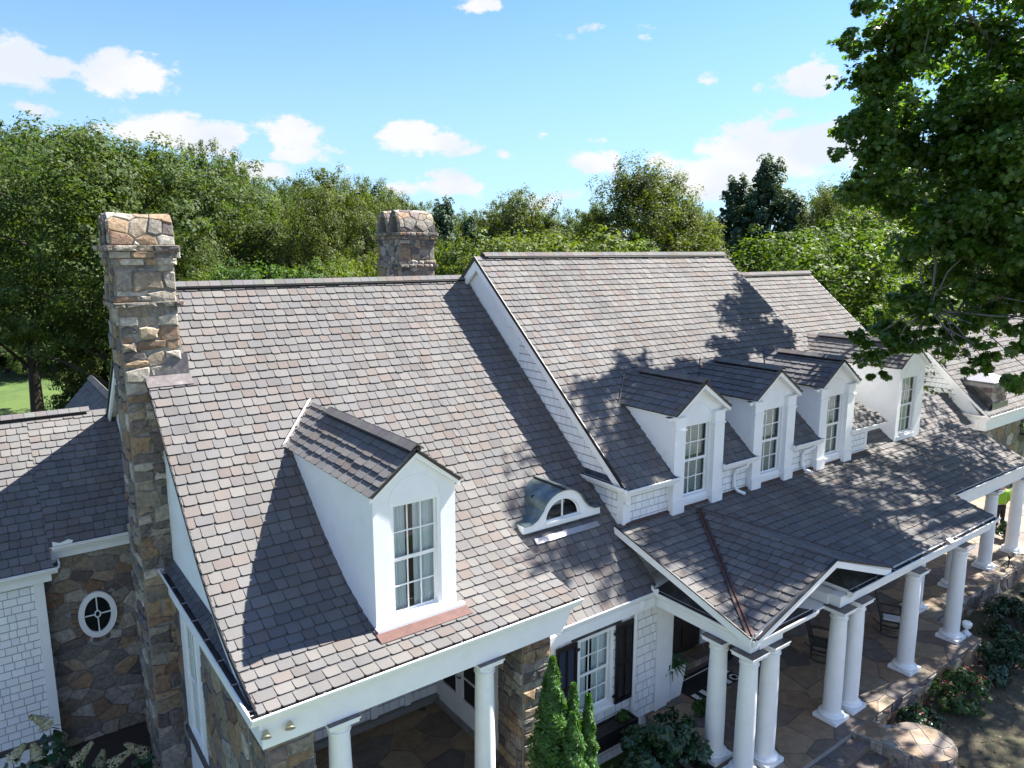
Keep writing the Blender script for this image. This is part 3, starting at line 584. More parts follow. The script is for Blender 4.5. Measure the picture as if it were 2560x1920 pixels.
# dormers
def dormer(x0,x1,yf,zb,ze,za,F,ov=.09,front_ov=.10,style='pilaster',win=None,seed=0,back=4.2,rng_cols=None,inside='blind',wmat='stucco'):
    xm=(x0+x1)/2; yb=yf+back; mb=MB(); t=.16; wx0,wx1,wz0,wz1=win
    mb.box((x0,yf,zb-.3),(wx0,yf+t,ze),wmat); mb.box((wx1,yf,zb-.3),(x1,yf+t,ze),wmat); mb.box((wx0,yf,wz1),(wx1,yf+t,ze),wmat); mb.box((wx0,yf,zb-.3),(wx1,yf+t,wz0),wmat)
    mb.prism([(x0,yf,ze),(x1,yf,ze),(xm,yf,za-.09)],(0,t,0),wmat)
    for xa,xb in ((x0,x0+.1),(x1-.1,x1)): mb.box((xa,yf+t,zb-.6),(xb,yb,ze),wmat)
    d=mb.build('dormer',house)
    hw=xm-x0+ov; sl_=(za-ze)/(hw-.0)*1.0; ze2=za-sl_*hw
    for sg in (-1,1):
        O=(xm+sg*hw,yf-front_ov,ze2) if sg==1 else (xm-hw,yb,ze2); Uv=(0,1,0) if sg==1 else (0,-1,0); Vv=(-sg*hw,0,za-ze2)
        pl=Plane(O,Uv,Vv); L=math.hypot(hw,za-ze2); W=yb-yf+front_ov
        m=MB(); slab(m,pl,[(0,0),(W,0),(W,L),(0,L)],.05,mside='black'); shingles(m,pl,[(0,-.02),(W,-.02),(W,L),(0,L)],seed=seed+sg,exp=.20,wr=(.24,.36)); m.build('dormer_roof',d)
    rr=ridge(d,(xm,yf-front_ov-.02,za+.0),(xm,yf+back*.75,za+.0),(1,0,0),sl_,sl_,seed=seed,wdt=.15,vent=True); 
    fm=MB()
    for sg in (-1,1):   # white rake boards under the edge
        fm.prism([(xm+sg*hw,yf-front_ov+.03,ze2-.13),(xm,yf-front_ov+.03,za-.15),(xm,yf-front_ov+.03,za-.055),(xm+sg*hw,yf-front_ov+.03,ze2-.04)],(0,front_ov-.032,0),'white')
        if style=='pilaster':
            fm.box((xm+sg*hw-.11,yf-.10,ze2-.14),(xm+sg*hw+.11,yf-.002,ze2-.06),'white'); fm.box((xm+sg*hw-.12,yf-.11,ze2-.06),(xm+sg*hw+.12,yf-.002,ze2-.045),'membrane')
    fm.build('rake_board',d)
    if style=='pilaster':
        for xa,xb in ((x0,wx0),(wx1,x1)):
            p=MB(); p.box((xa-.02,yf-.14,zb-.1),(xb+.0,yf-.002,zb+.30),'white'); p.box((xa+.0,yf-.11,zb+.30),(xb-.01,yf-.002,ze-.42),'white'); p.box((xa-.015,yf-.135,ze-.42),(xb+.01,yf-.002,ze-.375),'white'); p.box((xa+.0,yf-.11,ze-.375),(xb-.01,yf-.002,ze-.10),'white'); p.build('pilaster',d)
    # shallow arch line on the tympanum
    arc=MB(); cx=xm; rr_=(wx1-wx0)/2*1.02; pts=[(cx+rr_*math.cos(a),yf-.001,wz1+.0+rr_*.85*math.sin(a)) for a in [math.pi*i/24 for i in range(25)]]; arc.tube(pts,.010,'stucco',6); arc.build('arch_trim',d)
    window(d,(wx0,yf+.03,wz0),(1,0,0),wx1-wx0,wz1-wz0,3,4,fr=.06,dep=.08,inside=inside,seed=seed,sill=True)
    return d
for i,xc in enumerate((13.42,16.36,19.29)):
    d=dormer(xc-.88,xc+.88,10.88,4.0,6.36,7.03,FR,win=(xc-.51,xc+.51,4.22,6.06),seed=80+i*3,back=2.5,ov=.10,front_ov=.2,style='pilaster')
    g=MB(); A0,B0=V((xc-.02,13.22,7.03)),V((xc-1.0,12.43,6.37)); g.obox(A0+V((-.05,-.02,.03)),B0-A0,V((.10,.08,.02)),V((-.01,-.01,.012)),'valley_metal')
    g.build('valley_flashing',d)
d4=dormer(23.04,24.66,10.93,3.9,6.42,7.08,None,win=(23.2,24.2,4.2,6.12),seed=95,back=4.4,style='plain',ov=.16,wmat='white')
dA=dormer(4.76,6.28,10.12,3.85,6.24,6.88,None,win=(5.06,5.99,4.02,6.03),seed=99,back=4.5,style='plain',ov=.07,inside='curtain',front_ov=.09)
g=MB(); g.box((4.74,10.02,3.86),(6.40,10.13,3.99),'white'); g.build('sill',dA)
g=MB(); g.obox((4.70,9.82,3.87),(1.72,0,0),(0,.30,.085),(0,-.004,.012),'copper'); g.build('flashing',dA)
g=MB(); A0,B0=V((5.50,14.47,6.92)),V((4.66,13.70,6.27)); g.obox(A0+V((-.05,-.02,.03)),B0-A0,V((.11,.09,.02)),V((-.01,-.01,.012)),'valley_metal'); g.build('valley_flashing',dA)

# eyebrow dormer of patinated copper
eb=MB(); cx,yf,zb=9.70,11.30,4.28; R0=.56
top=[(-1.06,.16),(-.86,.17),(-.72,.24)]+[(-.60*math.cos(a)*1.0,.24+.50*math.sin(a)) for a in [R(18+i*9) for i in range(17)]]+[(.72,.24),(.86,.17),(1.06,.16)]
P=[(cx+u,zb+v) for u,v in top]
wn_=[(.48*math.cos(a),.12+.45*math.sin(a)) for a in [math.pi*i/20 for i in range(21)]]      # from right to left
face=[(x,yf,z) for x,z in P]
# white front as strips between outer curve and window arch
outer=P; 
def oz(x):
    for (xa,za),(xb,zb_) in zip(P,P[1:]):
        if xa<=x<=xb: return za+(zb_-za)*(x-xa)/(xb-xa+1e-9)
    return P[0][1]
xs=sorted(set([cx-1.06,cx-.9,cx-.8,cx-.72,cx-.6,cx-.48]+[cx+.48*math.cos(math.pi*i/20) for i in range(21)]+[cx+.6,cx+.72,cx+.8,cx+.9,cx+1.06]))
def iz(x):
    u=(x-cx)/.48
    return zb+.12+.45*math.sqrt(max(0,1-u*u)) if abs(u)<=1 else zb
for a,b in zip(xs,xs[1:]):
    la,lb=(iz(a),iz(b)) if abs(a-cx)<=.4801 and abs(b-cx)<=.4801 else (zb,zb)
    eb.prism([(a,yf,la),(b,yf,lb),(b,yf,oz(b)),(a,yf,oz(a))],(0,.08,0),'white')
eb.box((cx-.481,yf,zb),(cx+.481,yf+.08,zb+.119),'white'); eb.box((cx-.5,yf-.05,zb+.09),(cx+.5,yf-.001,zb+.125),'white')
eb.box((cx-1.06,yf+.08,zb),(cx-1.02,yf+.3,zb+.15),'white')
ey=eb.build('eyebrow_dormer',house)
z_=MB()
for (xa,za),(xb,zb_) in zip(P,P[1:]): z_.prism([(xa,yf-.05,za+.002),(xb,yf-.05,zb_+.002),(xb,yf-.05,zb_+.02),(xa,yf-.05,za+.02)],(0,1.35,0),'zinc')
z_.obox((cx-.02,yf-.05,zb+.755),(.04,0,0),(0,1.2,0),(0,0,.035),'black'); z_.build('copper_hood',ey,True)
f=MB(); ar=[(cx+.46*math.cos(math.pi*i/20),yf+.05,zb+.12+.43*math.sin(math.pi*i/20)) for i in range(21)]
f.tube(ar,.022,'white',8); f.box((cx-.013,yf+.03,zb+.12),(cx+.013,yf+.06,zb+.55),'white'); f.box((cx-.48,yf+.03,zb+.121),(cx+.48,yf+.07,zb+.15),'white'); f.build('window_frame',ey)
f=MB(); f.face([(cx+.47*math.cos(math.pi*i/20),yf+.06,zb+.12+.44*math.sin(math.pi*i/20)) for i in range(21)],'glass'); f.build('pane',ey)
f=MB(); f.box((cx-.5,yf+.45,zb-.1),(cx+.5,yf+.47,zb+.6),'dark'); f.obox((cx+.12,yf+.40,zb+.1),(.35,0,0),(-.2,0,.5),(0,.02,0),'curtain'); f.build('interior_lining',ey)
f=MB(); f.obox((cx-.86,yf-.19,zb-.204),(1.75,0,0),(0,.10,.085),(0,-.01,.013),'pale_metal'); f.obox((cx-1.04,yf-.03,zb-.02),(2.08,0,0),(0,.06,.0),(0,0,.018),'membrane'); f.build('flashing',ey)

# --- porch roof with portico (flat planes of slope .3)
SL=.30; EY,EZ=7.42,2.985
pp=Plane((0,EY,EZ),(1,0,0),(0,1,SL)); LQ=math.hypot(1,SL)
def pv(y): return (y-EY)*LQ
AX,AZ=13.45,3.86          # portico apex (front), ridge runs back to the knee wall
sx=(AZ-EZ)/(AX-10.92)     # slope of the portico's left plane
YV=10.70
# front slope, left of the valley and right of the portico
polyL=[(10.90,pv(EY)),(13.36,pv(10.62)),(13.36,pv(10.98)),(10.90,pv(10.98))]
m=MB(); slab(m,pp,polyL,.09); shingles(m,pp,polyL,seed=111); m.build('porch_roof',house)
XE=15.98
polyR=[(XE,pv(EY)),(21.55,pv(EY)),(21.55,pv(10.98)),(13.362,pv(10.98)),(13.362,pv(10.66))]
m=MB(); slab(m,pp,polyR,.09); shingles(m,pp,polyR,seed=112,exp=.23); m.build('porch_roof',house)
# portico left plane (faces -X): between valley and ridge
zr=3.965
def tri(a,b,c,seed,name='portico_roof',along=None):
    a,b,c=V(a),V(b),V(c); n=(b-a).cross(c-a).normalized(); n=n if n.z>0 else -n
    u=V((0,0,1)).cross(n).normalized(); v=n.cross(u)
    pl=Plane(a,u,v); uv=[((p-a).dot(u),(p-a).dot(v)) for p in (a,b,c)]
    m=MB(); slab(m,pl,uv,.08); shingles(m,pl,uv,seed=seed); return m.build(name,house)
c0=(10.92,EY-.02,EZ+.02); ap=(AX,7.30,AZ+.03); rb_=(13.36,10.66,zr+.02)
tri(c0,ap,rb_,113); tri(ap,(XE,7.36,EZ+.03),rb_,114)
g=MB()   # copper valley
def strip(a,b,wd,m,lift=.05):
    a,b=V(a),V(b); d=(b-a).normalized(); s=d.cross(V((0,0,1))).normalized()
    g.obox(a-s*wd/2+V((0,0,lift)),b-a,s*wd,V((0,0,.008)),m)
strip(c0,(13.36,10.66,zr+.02),.15,'copper_dark',.03); s_=V((.75,-.66,0))
g.obox(V(c0)+V((0,0,.035)),V((13.36,10.66,zr+.02))-V(c0),V((.012,-.01,0)),V((0,0,.03)),'copper_dark'); g.build('copper_valley',house)
g=MB(); strip(rb_,(XE,7.36,EZ+.03),.05,'copper',.05); g.build('flashing',house)
g=MB()
def rake(a,b,hh=.13,off=(0,0,0)):
    a,b=V(a)+V(off),V(b)+V(off); g.prism([a-V((0,0,hh)),b-V((0,0,hh)),b,a],(-.03 if abs(a.x-b.x)<.2 else 0,-.03 if abs(a.x-b.x)>=.2 else 0,0),'white')
rake((10.90,EY-.05,EZ+.0),(10.90,10.95,EZ+SL*(10.95-EY)+.01),.16); rake((10.93,7.30,EZ+.01),(AX,7.29,AZ+.02),.14); rake((AX,7.29,AZ+.02),(XE-.1,7.35,EZ+.02),.14); g.build('rake_board',house)
g=MB(); 
for a,b in (((10.86,EY-.05,EZ+.005),(10.86,10.95,EZ+SL*(10.95-EY)+.015)),): g.prism([V(a),V(b),V(b)+V((0,0,.03)),V(a)+V((0,0,.03))],(.03,0,0),'black')
for a,b in (((10.93,7.25,EZ+.02),(AX,7.25,AZ+.03)),((AX,7.25,AZ+.03),(XE,7.32,EZ+.03))): g.prism([V(a),V(b),V(b)+V((0,0,.035)),V(a)+V((0,0,.035))],(0,.05,0),'black')
g.build('roof_edge',house)
# portico entablature, gutters, returns
gutter(house,(11.07,9.90,2.95),(11.07,7.42,2.95),(-1,0,0),hang=False,cap0=False); gutter(house,(10.93,7.42,2.95),(12.95,7.42,2.95),(0,-1,0),hang=False)
gutter(house,(14.25,7.42,2.95),(21.62,7.42,2.95),(0,-1,0),hang=True); gutter(house,(14.41,8.4,2.95),(14.41,7.42,2.95),(-1,0,0),hang=False)
g=MB(); g.box((11.02,7.46,2.615),(11.26,9.92,2.86),'white'); g.box((11.27,7.44,2.615),(12.0,7.68,2.85),'white'); g.build('beam',house)
g=MB(); g.box((14.04,7.44,2.615),(21.5,7.68,2.85),'white'); g.box((13.98,7.69,2.615),(14.28,8.5,2.84),'white'); g.build('beam',house)
g=MB(); g.box((11.28,8.52,2.60),(14.9,8.72,2.86),'white'); g.box((12.55,8.49,2.58),(12.68,8.75,2.95),'white'); g.build('beam',house)
g=MB()      # pent roofs behind the returns
g.prism([(11.09,7.45,2.93),(11.09,9.88,2.93),(11.65,9.6,3.3),(11.65,7.8,3.05)],(0,0,.02),'membrane'); g.build('pent_roof',house); g=MB(); g.prism([(10.95,7.43,2.945),(12.85,7.43,2.945),(12.3,7.85,3.05),(11.3,7.85,3.05)],(0,0,.015),'membrane'); g.build('pent_roof',house); g=MB()
g.prism([(14.3,7.43,2.945),(15.9,7.43,2.945),(15.3,7.95,3.08),(14.72,7.95,3.08)],(0,0,.015),'membrane'); g.prism([(14.3,7.44,2.94),(14.72,7.95,3.08),(14.72,8.3,3.08),(14.3,8.4,2.94)],(0,0,.015),'membrane'); g.build('pent_roof',house)
for (x,y,a,b) in ((10.93,9.86,(.0,-.16,0),(.16,0,0)),(11.0,7.36,(.16,0,0),(0,.16,0))):     # white scrolled splash guards at the gutter corners
    g=MB(); o=V((x,y,2.962))
    for e in (V(a),V(b)):
        q=[(0,0),(1,0),(1.15,.05),(1.1,.11),(.8,.09),(.45,.06),(.2,.10),(0,.12)]; n=e.cross(V((0,0,1))).normalized()
        g.prism([o+e*u*1.1+V((0,0,vv)) for u,vv in q],n*.012,'white')
    g.build('splash_guard',house)
g=MB(); g.box((11.28,7.70,2.56),(21.4,11.0,2.599),'white'); g.box((21.41,9.0,2.56),(27.6,11.4,2.599),'white'); g.build('porch_ceiling',house)
g=MB(); o=Plane((18.62,7.20,2.99),(1,0,0),(0,.5,.5)); g.obox((18.55,7.24,2.965),(.24,0,0),(0,.13,.08),(0,-.025,.04),'pale_metal'); g.build('gutter_bracket',house)

# --- right wing: long roof that flares into the second porch
PW=[(8.72,3.14),(9.98,3.70),(10.92,4.02),(11.28,4.27),(11.65,4.56),(12.2,5.0),(14.2,6.66),(17.1,9.07)]; FWg=Profile(PW); XW=27.6
m=MB(); pol=[(21.555,0),(XW,0),(XW,FWg.L),(21.555,FWg.L)]; slab(m,FWg,pol,.1,breaks=FWg.l[1:-1]); shingles(m,FWg,pol,seed=121); m.build('roof',house)
back_roof((17.1,9.07,23.6,3.6),21.41,XW,122); ridge(house,(21.42,17.1,9.09),(XW,17.1,9.09),(0,1,0),seed=8)
g=MB(); g.prism([(XW,y,z+.02) for y,z in PW]+[(XW,y,z-.1) for y,z in reversed(PW)],(.02,0,0),'lead'); g.build('roof_edge',house)
g=MB(); g.prism([(27.3,11.3,-.6)]+[(27.3,y,z-.12) for y,z in PW[3:]]+[(27.3,23.4,3.6),(27.3,23.4,-.6)],(.2,0,0),'stucco'); g.build('gable_wall',house)
g=MB(); g.prism([(21.2,y,z) for y,z in ((10.95,4.0),(16.55,8.6),(16.55,9.7),(10.95,4.98))],(.19,0,0),'stucco'); g.prism([(21.2,16.55,5),(21.2,23,3),(21.2,23,4.2),(21.2,16.55,9.7)],(.19,0,0),'stucco'); g.build('gable_wall',house)
gutter(house,(21.7,8.76,3.10),(28.0,8.76,3.10),(0,-1,0)); g=MB(); g.box((20.5,8.72,2.615),(28.0,8.96,2.95),'white'); g.build('beam',house)
# porch back wall, door, floor, base
g=MB(); g.box((11.62,11.0,-.6),(12.6,11.2,3.5),'white'); g.box((14.1,11.0,-.6),(27.4,11.2,3.7),'white'); g.box((12.6,11.0,2.35),(14.1,11.2,3.5),'white'); pb=Plane((11.6,10.99,0),(1,0,0),(0,0,1)); wall_shingles(g,pb,[(2.6,.15),(15.8,.15),(15.8,2.55),(2.6,2.55)],131,.2); g.box((11.64,9.97,-.5),(11.8,11.0,2.6),'white'); g.build('wall',house)
for x in (15.3,17.9,20.4,23.4): window(house,(x,10.94,.75),(1,0,0),1.0,1.6,3,4,inside='none')
g=MB(); g.box((12.6,11.06,0.12),(14.1,11.12,2.35),'door')
for k in range(2):
    for j in range(3): x=12.68+k*.72; z=.3+j*.68; g.box((x,11.03,z),(x+.6,11.058,z+.52),'door')
g.build('front_door',house)
g=MB(); stone_box(g,(12.3,10.55,0),(14.4,11.0,.14),133,'f',hr=(.1,.14),wr=(.2,.5),mort=.01); voronoi(g,Plane((12.3,10.55,.14),(1,0,0),(0,1,0)),[(0,0),(2.1,0),(2.1,.45),(0,.45)],.4,1.6,seed=134,cols=FLAGS,m='flag',h=(.004,.01),bev=.01); g.build('door_step',house)
g=MB(); g.box((8.3,9.98,-.6),(20.55,11.2,-.012),'mortar'); g.box((11.0,6.98,-.6),(20.4,9.98,-.013),'mortar'); g.box((20.4,8.2,-.6),(33.1,12.7,-.012),'mortar')
fl=Plane((0,0,0),(1,0,0),(0,1,0))
voronoi(g,fl,[(10.95,6.95),(20.42,6.95),(20.42,11),(10.95,11)],.66,1.25,seed=135,cols=FLAGS,m='flag',mort=.012,h=(.004,.012),bev=.012)
voronoi(g,fl,[(20.42,8.2),(33,8.2),(33,12.7),(20.42,12.7)],.66,1.25,seed=136,cols=FLAGS,m='flag',mort=.012,h=(.004,.012),bev=.012)
voronoi(g,Plane((14.9,6.98,-.6),(1,0,0),(0,0,1)),[(0,0),(5.5,0),(5.5,.56),(0,.56)],.3,1.4,seed=137); voronoi(g,Plane((20.4,8.2,-.6),(1,0,0),(0,0,1)),[(0,0),(12.7,0),(12.7,.56),(0,.56)],.3,1.4,seed=138)
voronoi(g,Plane((20.4,6.98,-.6),(0,1,0),(0,0,1)),[(0,0),(1.2,0),(1.2,.56),(0,.56)],.3,1.4,seed=139); g.build('porch_floor',house)

# --- chimneys
def chimney(x0,x1,y0,y1,zb,z1,seed,vs=.62,low=None,faces='fl'):
    mb=MB(); stone_box(mb,(x0,y0,zb),(x1,y1,z1),seed,faces,hr=(.14,.40),wr=(.18,.56),h=(.010,.075),jit=.05)
    t=z1-1.12
    for za,hh,o in ((t,.10,.09),(t+.10,.12,.05),(z1-.34,.13,.05),(z1-.21,.13,.08),(z1-.08,.11,.12)):
        a,b=(x0-o,y0-o,za),(x1+o,y1+o,za+hh); mb.box((a[0]+.03,a[1]+.03,a[2]),(b[0]-.03,b[1]-.03,b[2]-.01),'mortar')
        P=[(Plane((a[0],a[1]+.03,za),(1,0,0),(0,0,1)),b[0]-a[0]),(Plane((a[0]+.03,b[1],za),(0,-1,0),(0,0,1)),b[1]-a[1]),(Plane((b[0]-.03,a[1],za),(0,1,0),(0,0,1)),b[1]-a[1])]
        for i,(pl,wd) in enumerate(P): ashlar(mb,pl,0,wd,0,hh-.005,seed=seed+int(za*10)+i,hr=(.3,.4),wr=(.12,.42),h=(.015,.075),mort=.010,bev=.03,jit=.03)
        tp=Plane((a[0],a[1],za+hh-.01),(1,0,0),(0,1,0)); ashlar(mb,tp,0,b[0]-a[0],0,b[1]-a[1],seed=seed+5,hr=(.2,.3),wr=(.2,.4),h=(.004,.012),mort=.01)
    zc=z1+.03; n=2; dep=(y1-y0+.06)/n; r=dep/2
    for k in range(n):      # two stone barrel vaults side by side
        yc=y0-.03+dep*(k+.5); hh=vs
        F=lambda u,v,h,yc=yc,hh=hh: V((x0-.04+u, yc-(r+h)*math.cos(v/(math.pi*.5*(r+hh)*.5)*math.pi/2), zc+(hh+h)*math.sin(v/(math.pi*.5*(r+hh)*.5)*math.pi/2)))
        arcL=math.pi*.5*(r+hh)*.5; W=x1-x0+.08
        N=16
        pts=[(yc-r*.98*math.cos(math.pi*i/N),zc+hh*.98*math.sin(math.pi*i/N)) for i in range(N+1)]
        for (ya,za),(yb,zb_) in zip(pts,pts[1:]): mb.prism([(x0-.04,ya,za),(x0-.04,yb,zb_),(x0-.04,(yb-yc)*.74+yc,zc+(zb_-zc)*.80),(x0-.04,(ya-yc)*.74+yc,zc+(za-zc)*.80)],(W,0,0),'mortar')
        voronoi(mb,F,[(0,0),(W,0),(W,arcL*2),(0,arcL*2)],.24,1.35,seed=seed+20+k,h=(.012,.04),mort=.012)
        ashlar(mb,lambda u,v,h,yc=yc,hh=hh: V((x0-.04-h, yc-(r-.0-v)*math.cos(u), zc+(hh-v)*math.sin(u))),0.05,math.pi-.05,0,.12,seed=seed+30+k,hr=(.2,.3),wr=(.25,.45),h=(.01,.03),mort=.012)
        mb.box((x0+.35,yc-r*.7,zc),(x0+.37,yc+r*.7,zc+hh*.75),'dark')
    return mb.build('chimney',house)
ch=chimney(2.24,3.27,15.32,16.36,-2.0,10.06,141,.56)
g=MB(); g.prism([(2.60,15.27,7.63),(3.38,15.27,7.63),(3.38,15.32,8.02),(2.60,15.32,7.98)],(0,-.012,0),'lead'); g.obox((2.58,15.06,7.43),(.82,0,0),(0,.22,.19),(0,-.01,.012),'lead'); g.prism([(3.30,15.27,7.62),(3.38,15.27,7.62),(3.38,15.9,8.2),(3.30,15.9,8.32)],(.012,0,0),'lead'); g.build('flashing',ch)
chimney(11.70,12.95,22.0,23.6,3.5,10.55,161,.70)

# --- left wing
PL=[(18.17,3.65),(21.42,5.92)]; FL=Profile(PL); PL2=[(17.73,3.34),(21.42,5.92)]; FL2=Profile(PL2)
roof('roof',FL,[(.87,-.03),(2.80,-.03),(2.80,FL.L),(.87,FL.L)],house,181); roof('roof',FL2,[(-9,-.03),(.87,-.03),(.87,FL2.L),(-9,FL2.L)],house,182)
back_roof((21.42,5.92,26.0,2.7),-9,2.60,183); ridge(house,(-9,21.42,5.94),(2.25,21.42,5.94),(0,1,0),.7,.7,seed=9)
gutter(house,(.92,18.22,3.63),(2.8,18.22,3.63),(0,-1,0),hang=False); gutter(house,(-9,17.78,3.32),(.96,17.78,3.32),(0,-1,0),hang=False,cap1=False); gutter(house,(.87,18.22,3.32),(.87,17.78,3.32),(1,0,0),hang=False)
g=MB(); g.prism([(.94,18.08,3.655),(1.30,18.08,3.655),(1.33,18.08,3.71),(1.24,18.08,3.75),(1.08,18.08,3.70),(.94,18.08,3.76)],(0,.012,0),'white'); g.build('splash_guard',house)
g=MB(); g.box((.89,18.235,3.31),(2.8,18.30,3.52),'white'); g.box((-9,17.80,3.0),(.84,17.93,3.20),'white'); g.build('fascia',house)
g=MB(); g.box((-9,17.94,-.75),(.67,18.3,3.22),'white'); pl=Plane((-9,17.935,-.62),(1,0,0),(0,0,1)); wall_shingles(g,pl,[(6.5,0),(9.50,0),(9.50,3.6),(6.5,3.6)],185,.178)
g.box((.50,17.90,-.75),(.69,17.934,3.02),'white'); g.box((-9,17.87,-.75),(.71,17.93,-.62),'lead'); g.box((-9,17.89,-1.08),(.70,17.935,-.75),'white'); g.box((-9,17.95,-1.5),(.66,18.25,-.75),'mortar'); g.box((.672,17.94,-.75),(.69,18.3,3.20),'white'); g.build('wall',house)
ow=MB(); ow.box((.69,18.32,-1.5),(2.9,18.6,3.5),'mortar'); pl=Plane((.69,18.32,-1.5),(1,0,0),(0,0,1)); voronoi(ow,pl,[(0,0),(2.1,0),(2.1,4.9),(0,4.9)],.30,1.35,seed=187,skip=lambda u,v: ((u-.97)/.485)**2+((v-3.28)/.655)**2<1.0)
rng=random.Random(4)
for i in range(34):      # ring of small stones round the oval window
    a0,a1=2*math.pi*i/34,2*math.pi*(i+1)/34; f=lambda a,k:(.97+(.39+k)*math.cos(a),3.28+(.56+k)*math.sin(a))
    stone_cell(ow,pl,[f(a0,.0),f(a1,.0),f(a1,.15),f(a0,.15)],rng,STONES,'stone',.01,.02,.04,.012)
ow.build('stone_wall',house)
cxo,czo,yo=1.66,1.78,18.28
fo=MB()
for i in range(40):
    a0,a1=2*math.pi*i/40,2*math.pi*(i+1)/40; q=lambda a,k:(cxo+(.27+k)*math.cos(a),yo,czo+(.43+k)*math.sin(a)); fo.prism([q(a0,0),q(a1,0),q(a1,.12),q(a0,.12)],(0,-.07,0),'white')
    q2=lambda a,k:(cxo+(.042+k)*math.cos(a),yo-.01,czo+(.065+k)*math.sin(a)); fo.prism([q2(a0,0),q2(a1,0),q2(a1,.025),q2(a0,.025)],(0,-.025,0),'white')
for a,b in (((-.28,-.012),(-.06,.012)),((.06,-.012),(.28,.012)),((-.012,-.44),(.012,-.08)),((-.012,.08),(.012,.44))): fo.box((cxo+a[0],yo-.032,czo+a[1]),(cxo+b[0],yo-.012,czo+b[1]),'white')
ovw=fo.build('oval_window',house,False)
fo=MB(); fo.face([(cxo+.28*math.cos(2*math.pi*i/40),yo-.008,czo+.44*math.sin(2*math.pi*i/40)) for i in range(40)],'glass'); fo.build('pane',ovw)
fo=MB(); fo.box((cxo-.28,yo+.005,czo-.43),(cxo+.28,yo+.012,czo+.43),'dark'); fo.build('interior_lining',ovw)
# rear wing with its ridge running back
for sg,sd in ((-1,191),):
    pl=Plane((.6,29,2.7),(0,-1,0),(2.6,0,2.95)); L=math.hypot(2.6,2.95); roof('roof',pl,[(0,0),(5.8,0),(5.8,L),(0,L)],house,sd)
g=MB(); g.prism([(.8,28.8,-2),(6,28.8,-2),(6,28.8,2.6),(3.2,28.8,5.55),(.8,28.8,2.8)],(0,-.2,0),'stucco'); g.build('gable_wall',house)
ridge(house,(3.2,29,5.66),(3.2,23.2,5.66),(1,0,0),1.1,1.1,seed=10,vent=False)
# handrail of the side steps
g=MB(); 
for a,b in (((2.25,11.0,1.1),(2.25,8.4,.55)),): g.tube([a,b],.05,'white',8)
for t in range(8): y=11.0-t*.33; g.box((2.23,y-.015,-.6),(2.27,y+.015,1.08-(11-y)*.21),'white')
g.build('handrail',house)

# ================================================================ far building on the right
cot = thing('cottage','white cottage with grey shingle roof and small capped chimney behind the long porch','house',(33,12,0))
PC=[(12.0,3.35),(12.6,3.85),(13.3,4.48),(15.6,6.65)]; FC=Profile(PC)
m=MB(); pol=[(33,0),(47,0),(47,FC.L),(33,FC.L)]; slab(m,FC,pol,.1,breaks=FC.l[1:-1]); shingles(m,FC,pol,seed=201,exp=.24); m.build('roof',cot)
m=MB(); m.prism([(33,15.6,6.65),(33,19.5,2.9),(33,19.5,2.8),(33,15.6,6.55)],(14,0,0),'under'); m.build('roof',cot)
g=MB(); g.prism([(33.2,12.4,3.3),(33.2,13.3,4.35),(33.2,15.6,6.5),(33.2,19.3,2.9),(33.2,19.3,-.6),(33.2,12.4,-.6)],(.2,0,0),'stucco'); pl=Plane((33.19,16,0),(0,-1,0),(0,0,1)); wall_shingles(g,pl,[(.5,3.2),(2.6,3.2),(2.6,4.1),(.5,6.1)],203,.2); g.build('gable_wall',cot)
gutter(cot,(32.85,12.0,3.32),(46,12.0,3.32),(0,-1,0)); gutter(cot,(33.0,13.7,3.32),(33.0,12.0,3.32),(-1,0,0)); g=MB(); g.box((32.95,12.02,2.7),(46,12.3,3.18),'white'); g.box((32.95,12.31,2.7),(33.19,13.9,3.18),'white'); g.build('fascia',cot)
g=MB(); stone_box(g,(33.05,12.32,-.6),(46,12.6,2.7),205,'f',kind='vor',cell=.45,aspect=1.4); g.build('stone_wall',cot)
g=MB(); stone_box(g,(33.65,12.2,2.9),(35.15,13.3,4.55),207,'fl',hr=(.2,.4),wr=(.25,.5)); g.box((33.56,12.11,4.40),(35.24,13.39,4.55),'mortar'); c3=g.build('chimney',cot)
g=MB(); g.box((33.52,12.07,4.55),(35.28,13.43,4.62),'membrane'); q=[(33.6,12.15,4.62),(35.2,12.15,4.62),(35.2,13.35,4.62),(33.6,13.35,4.62)]
for i in range(4): g.face([q[i],q[(i+1)%4],(34.4,12.75,4.95)],'pale_metal')
g.build('chimney_cap',c3)
g=MB(); g.box((33.58,12.12,3.3),(35.2,12.17,3.72),'membrane'); g.prism([(33.58,12.1,3.5),(33.58,13.3,4.55),(33.58,13.3,4.75),(33.58,12.1,3.85)],(.03,0,0),'membrane'); g.build('flashing',c3)
pl=Plane((27.7,12.6,2.97),(1,0,0),(0,1.15,1.08)); m=MB(); slab(m,pl,[(0,0),(5.3,0),(5.3,1.58),(0,1.58)],.1); shingles(m,pl,[(0,0),(5.3,0),(5.3,1.58),(0,1.58)],seed=209,cols=[(.12,.115,.11),(.10,.095,.095),(.14,.13,.125)]); m.build('roof',cot)
gutter(cot,(27.7,12.62,2.95),(33.0,12.62,2.95),(0,-1,0),hang=False); g=MB(); g.box((27.7,12.75,-.6),(33,12.95,2.9),'stucco'); g.build('wall',cot)
ln=MB(); ln.box((37.35,12.0,1.85),(37.6,12.25,1.9),'black'); 
for a in ((37.35,12.0),(37.58,12.0),(37.35,12.23),(37.58,12.23)): ln.box((a[0],a[1],1.9),(a[0]+.02,a[1]+.02,2.25),'black')
ln.prism([(37.3,11.95,2.25),(37.65,11.95,2.25),(37.65,12.3,2.25),(37.3,12.3,2.25)],(0,0,.05),'black'); ln.tube([(37.47,12.12,2.3),(37.47,12.3,2.5)],.02,'black',6); ln.build('lantern',cot)

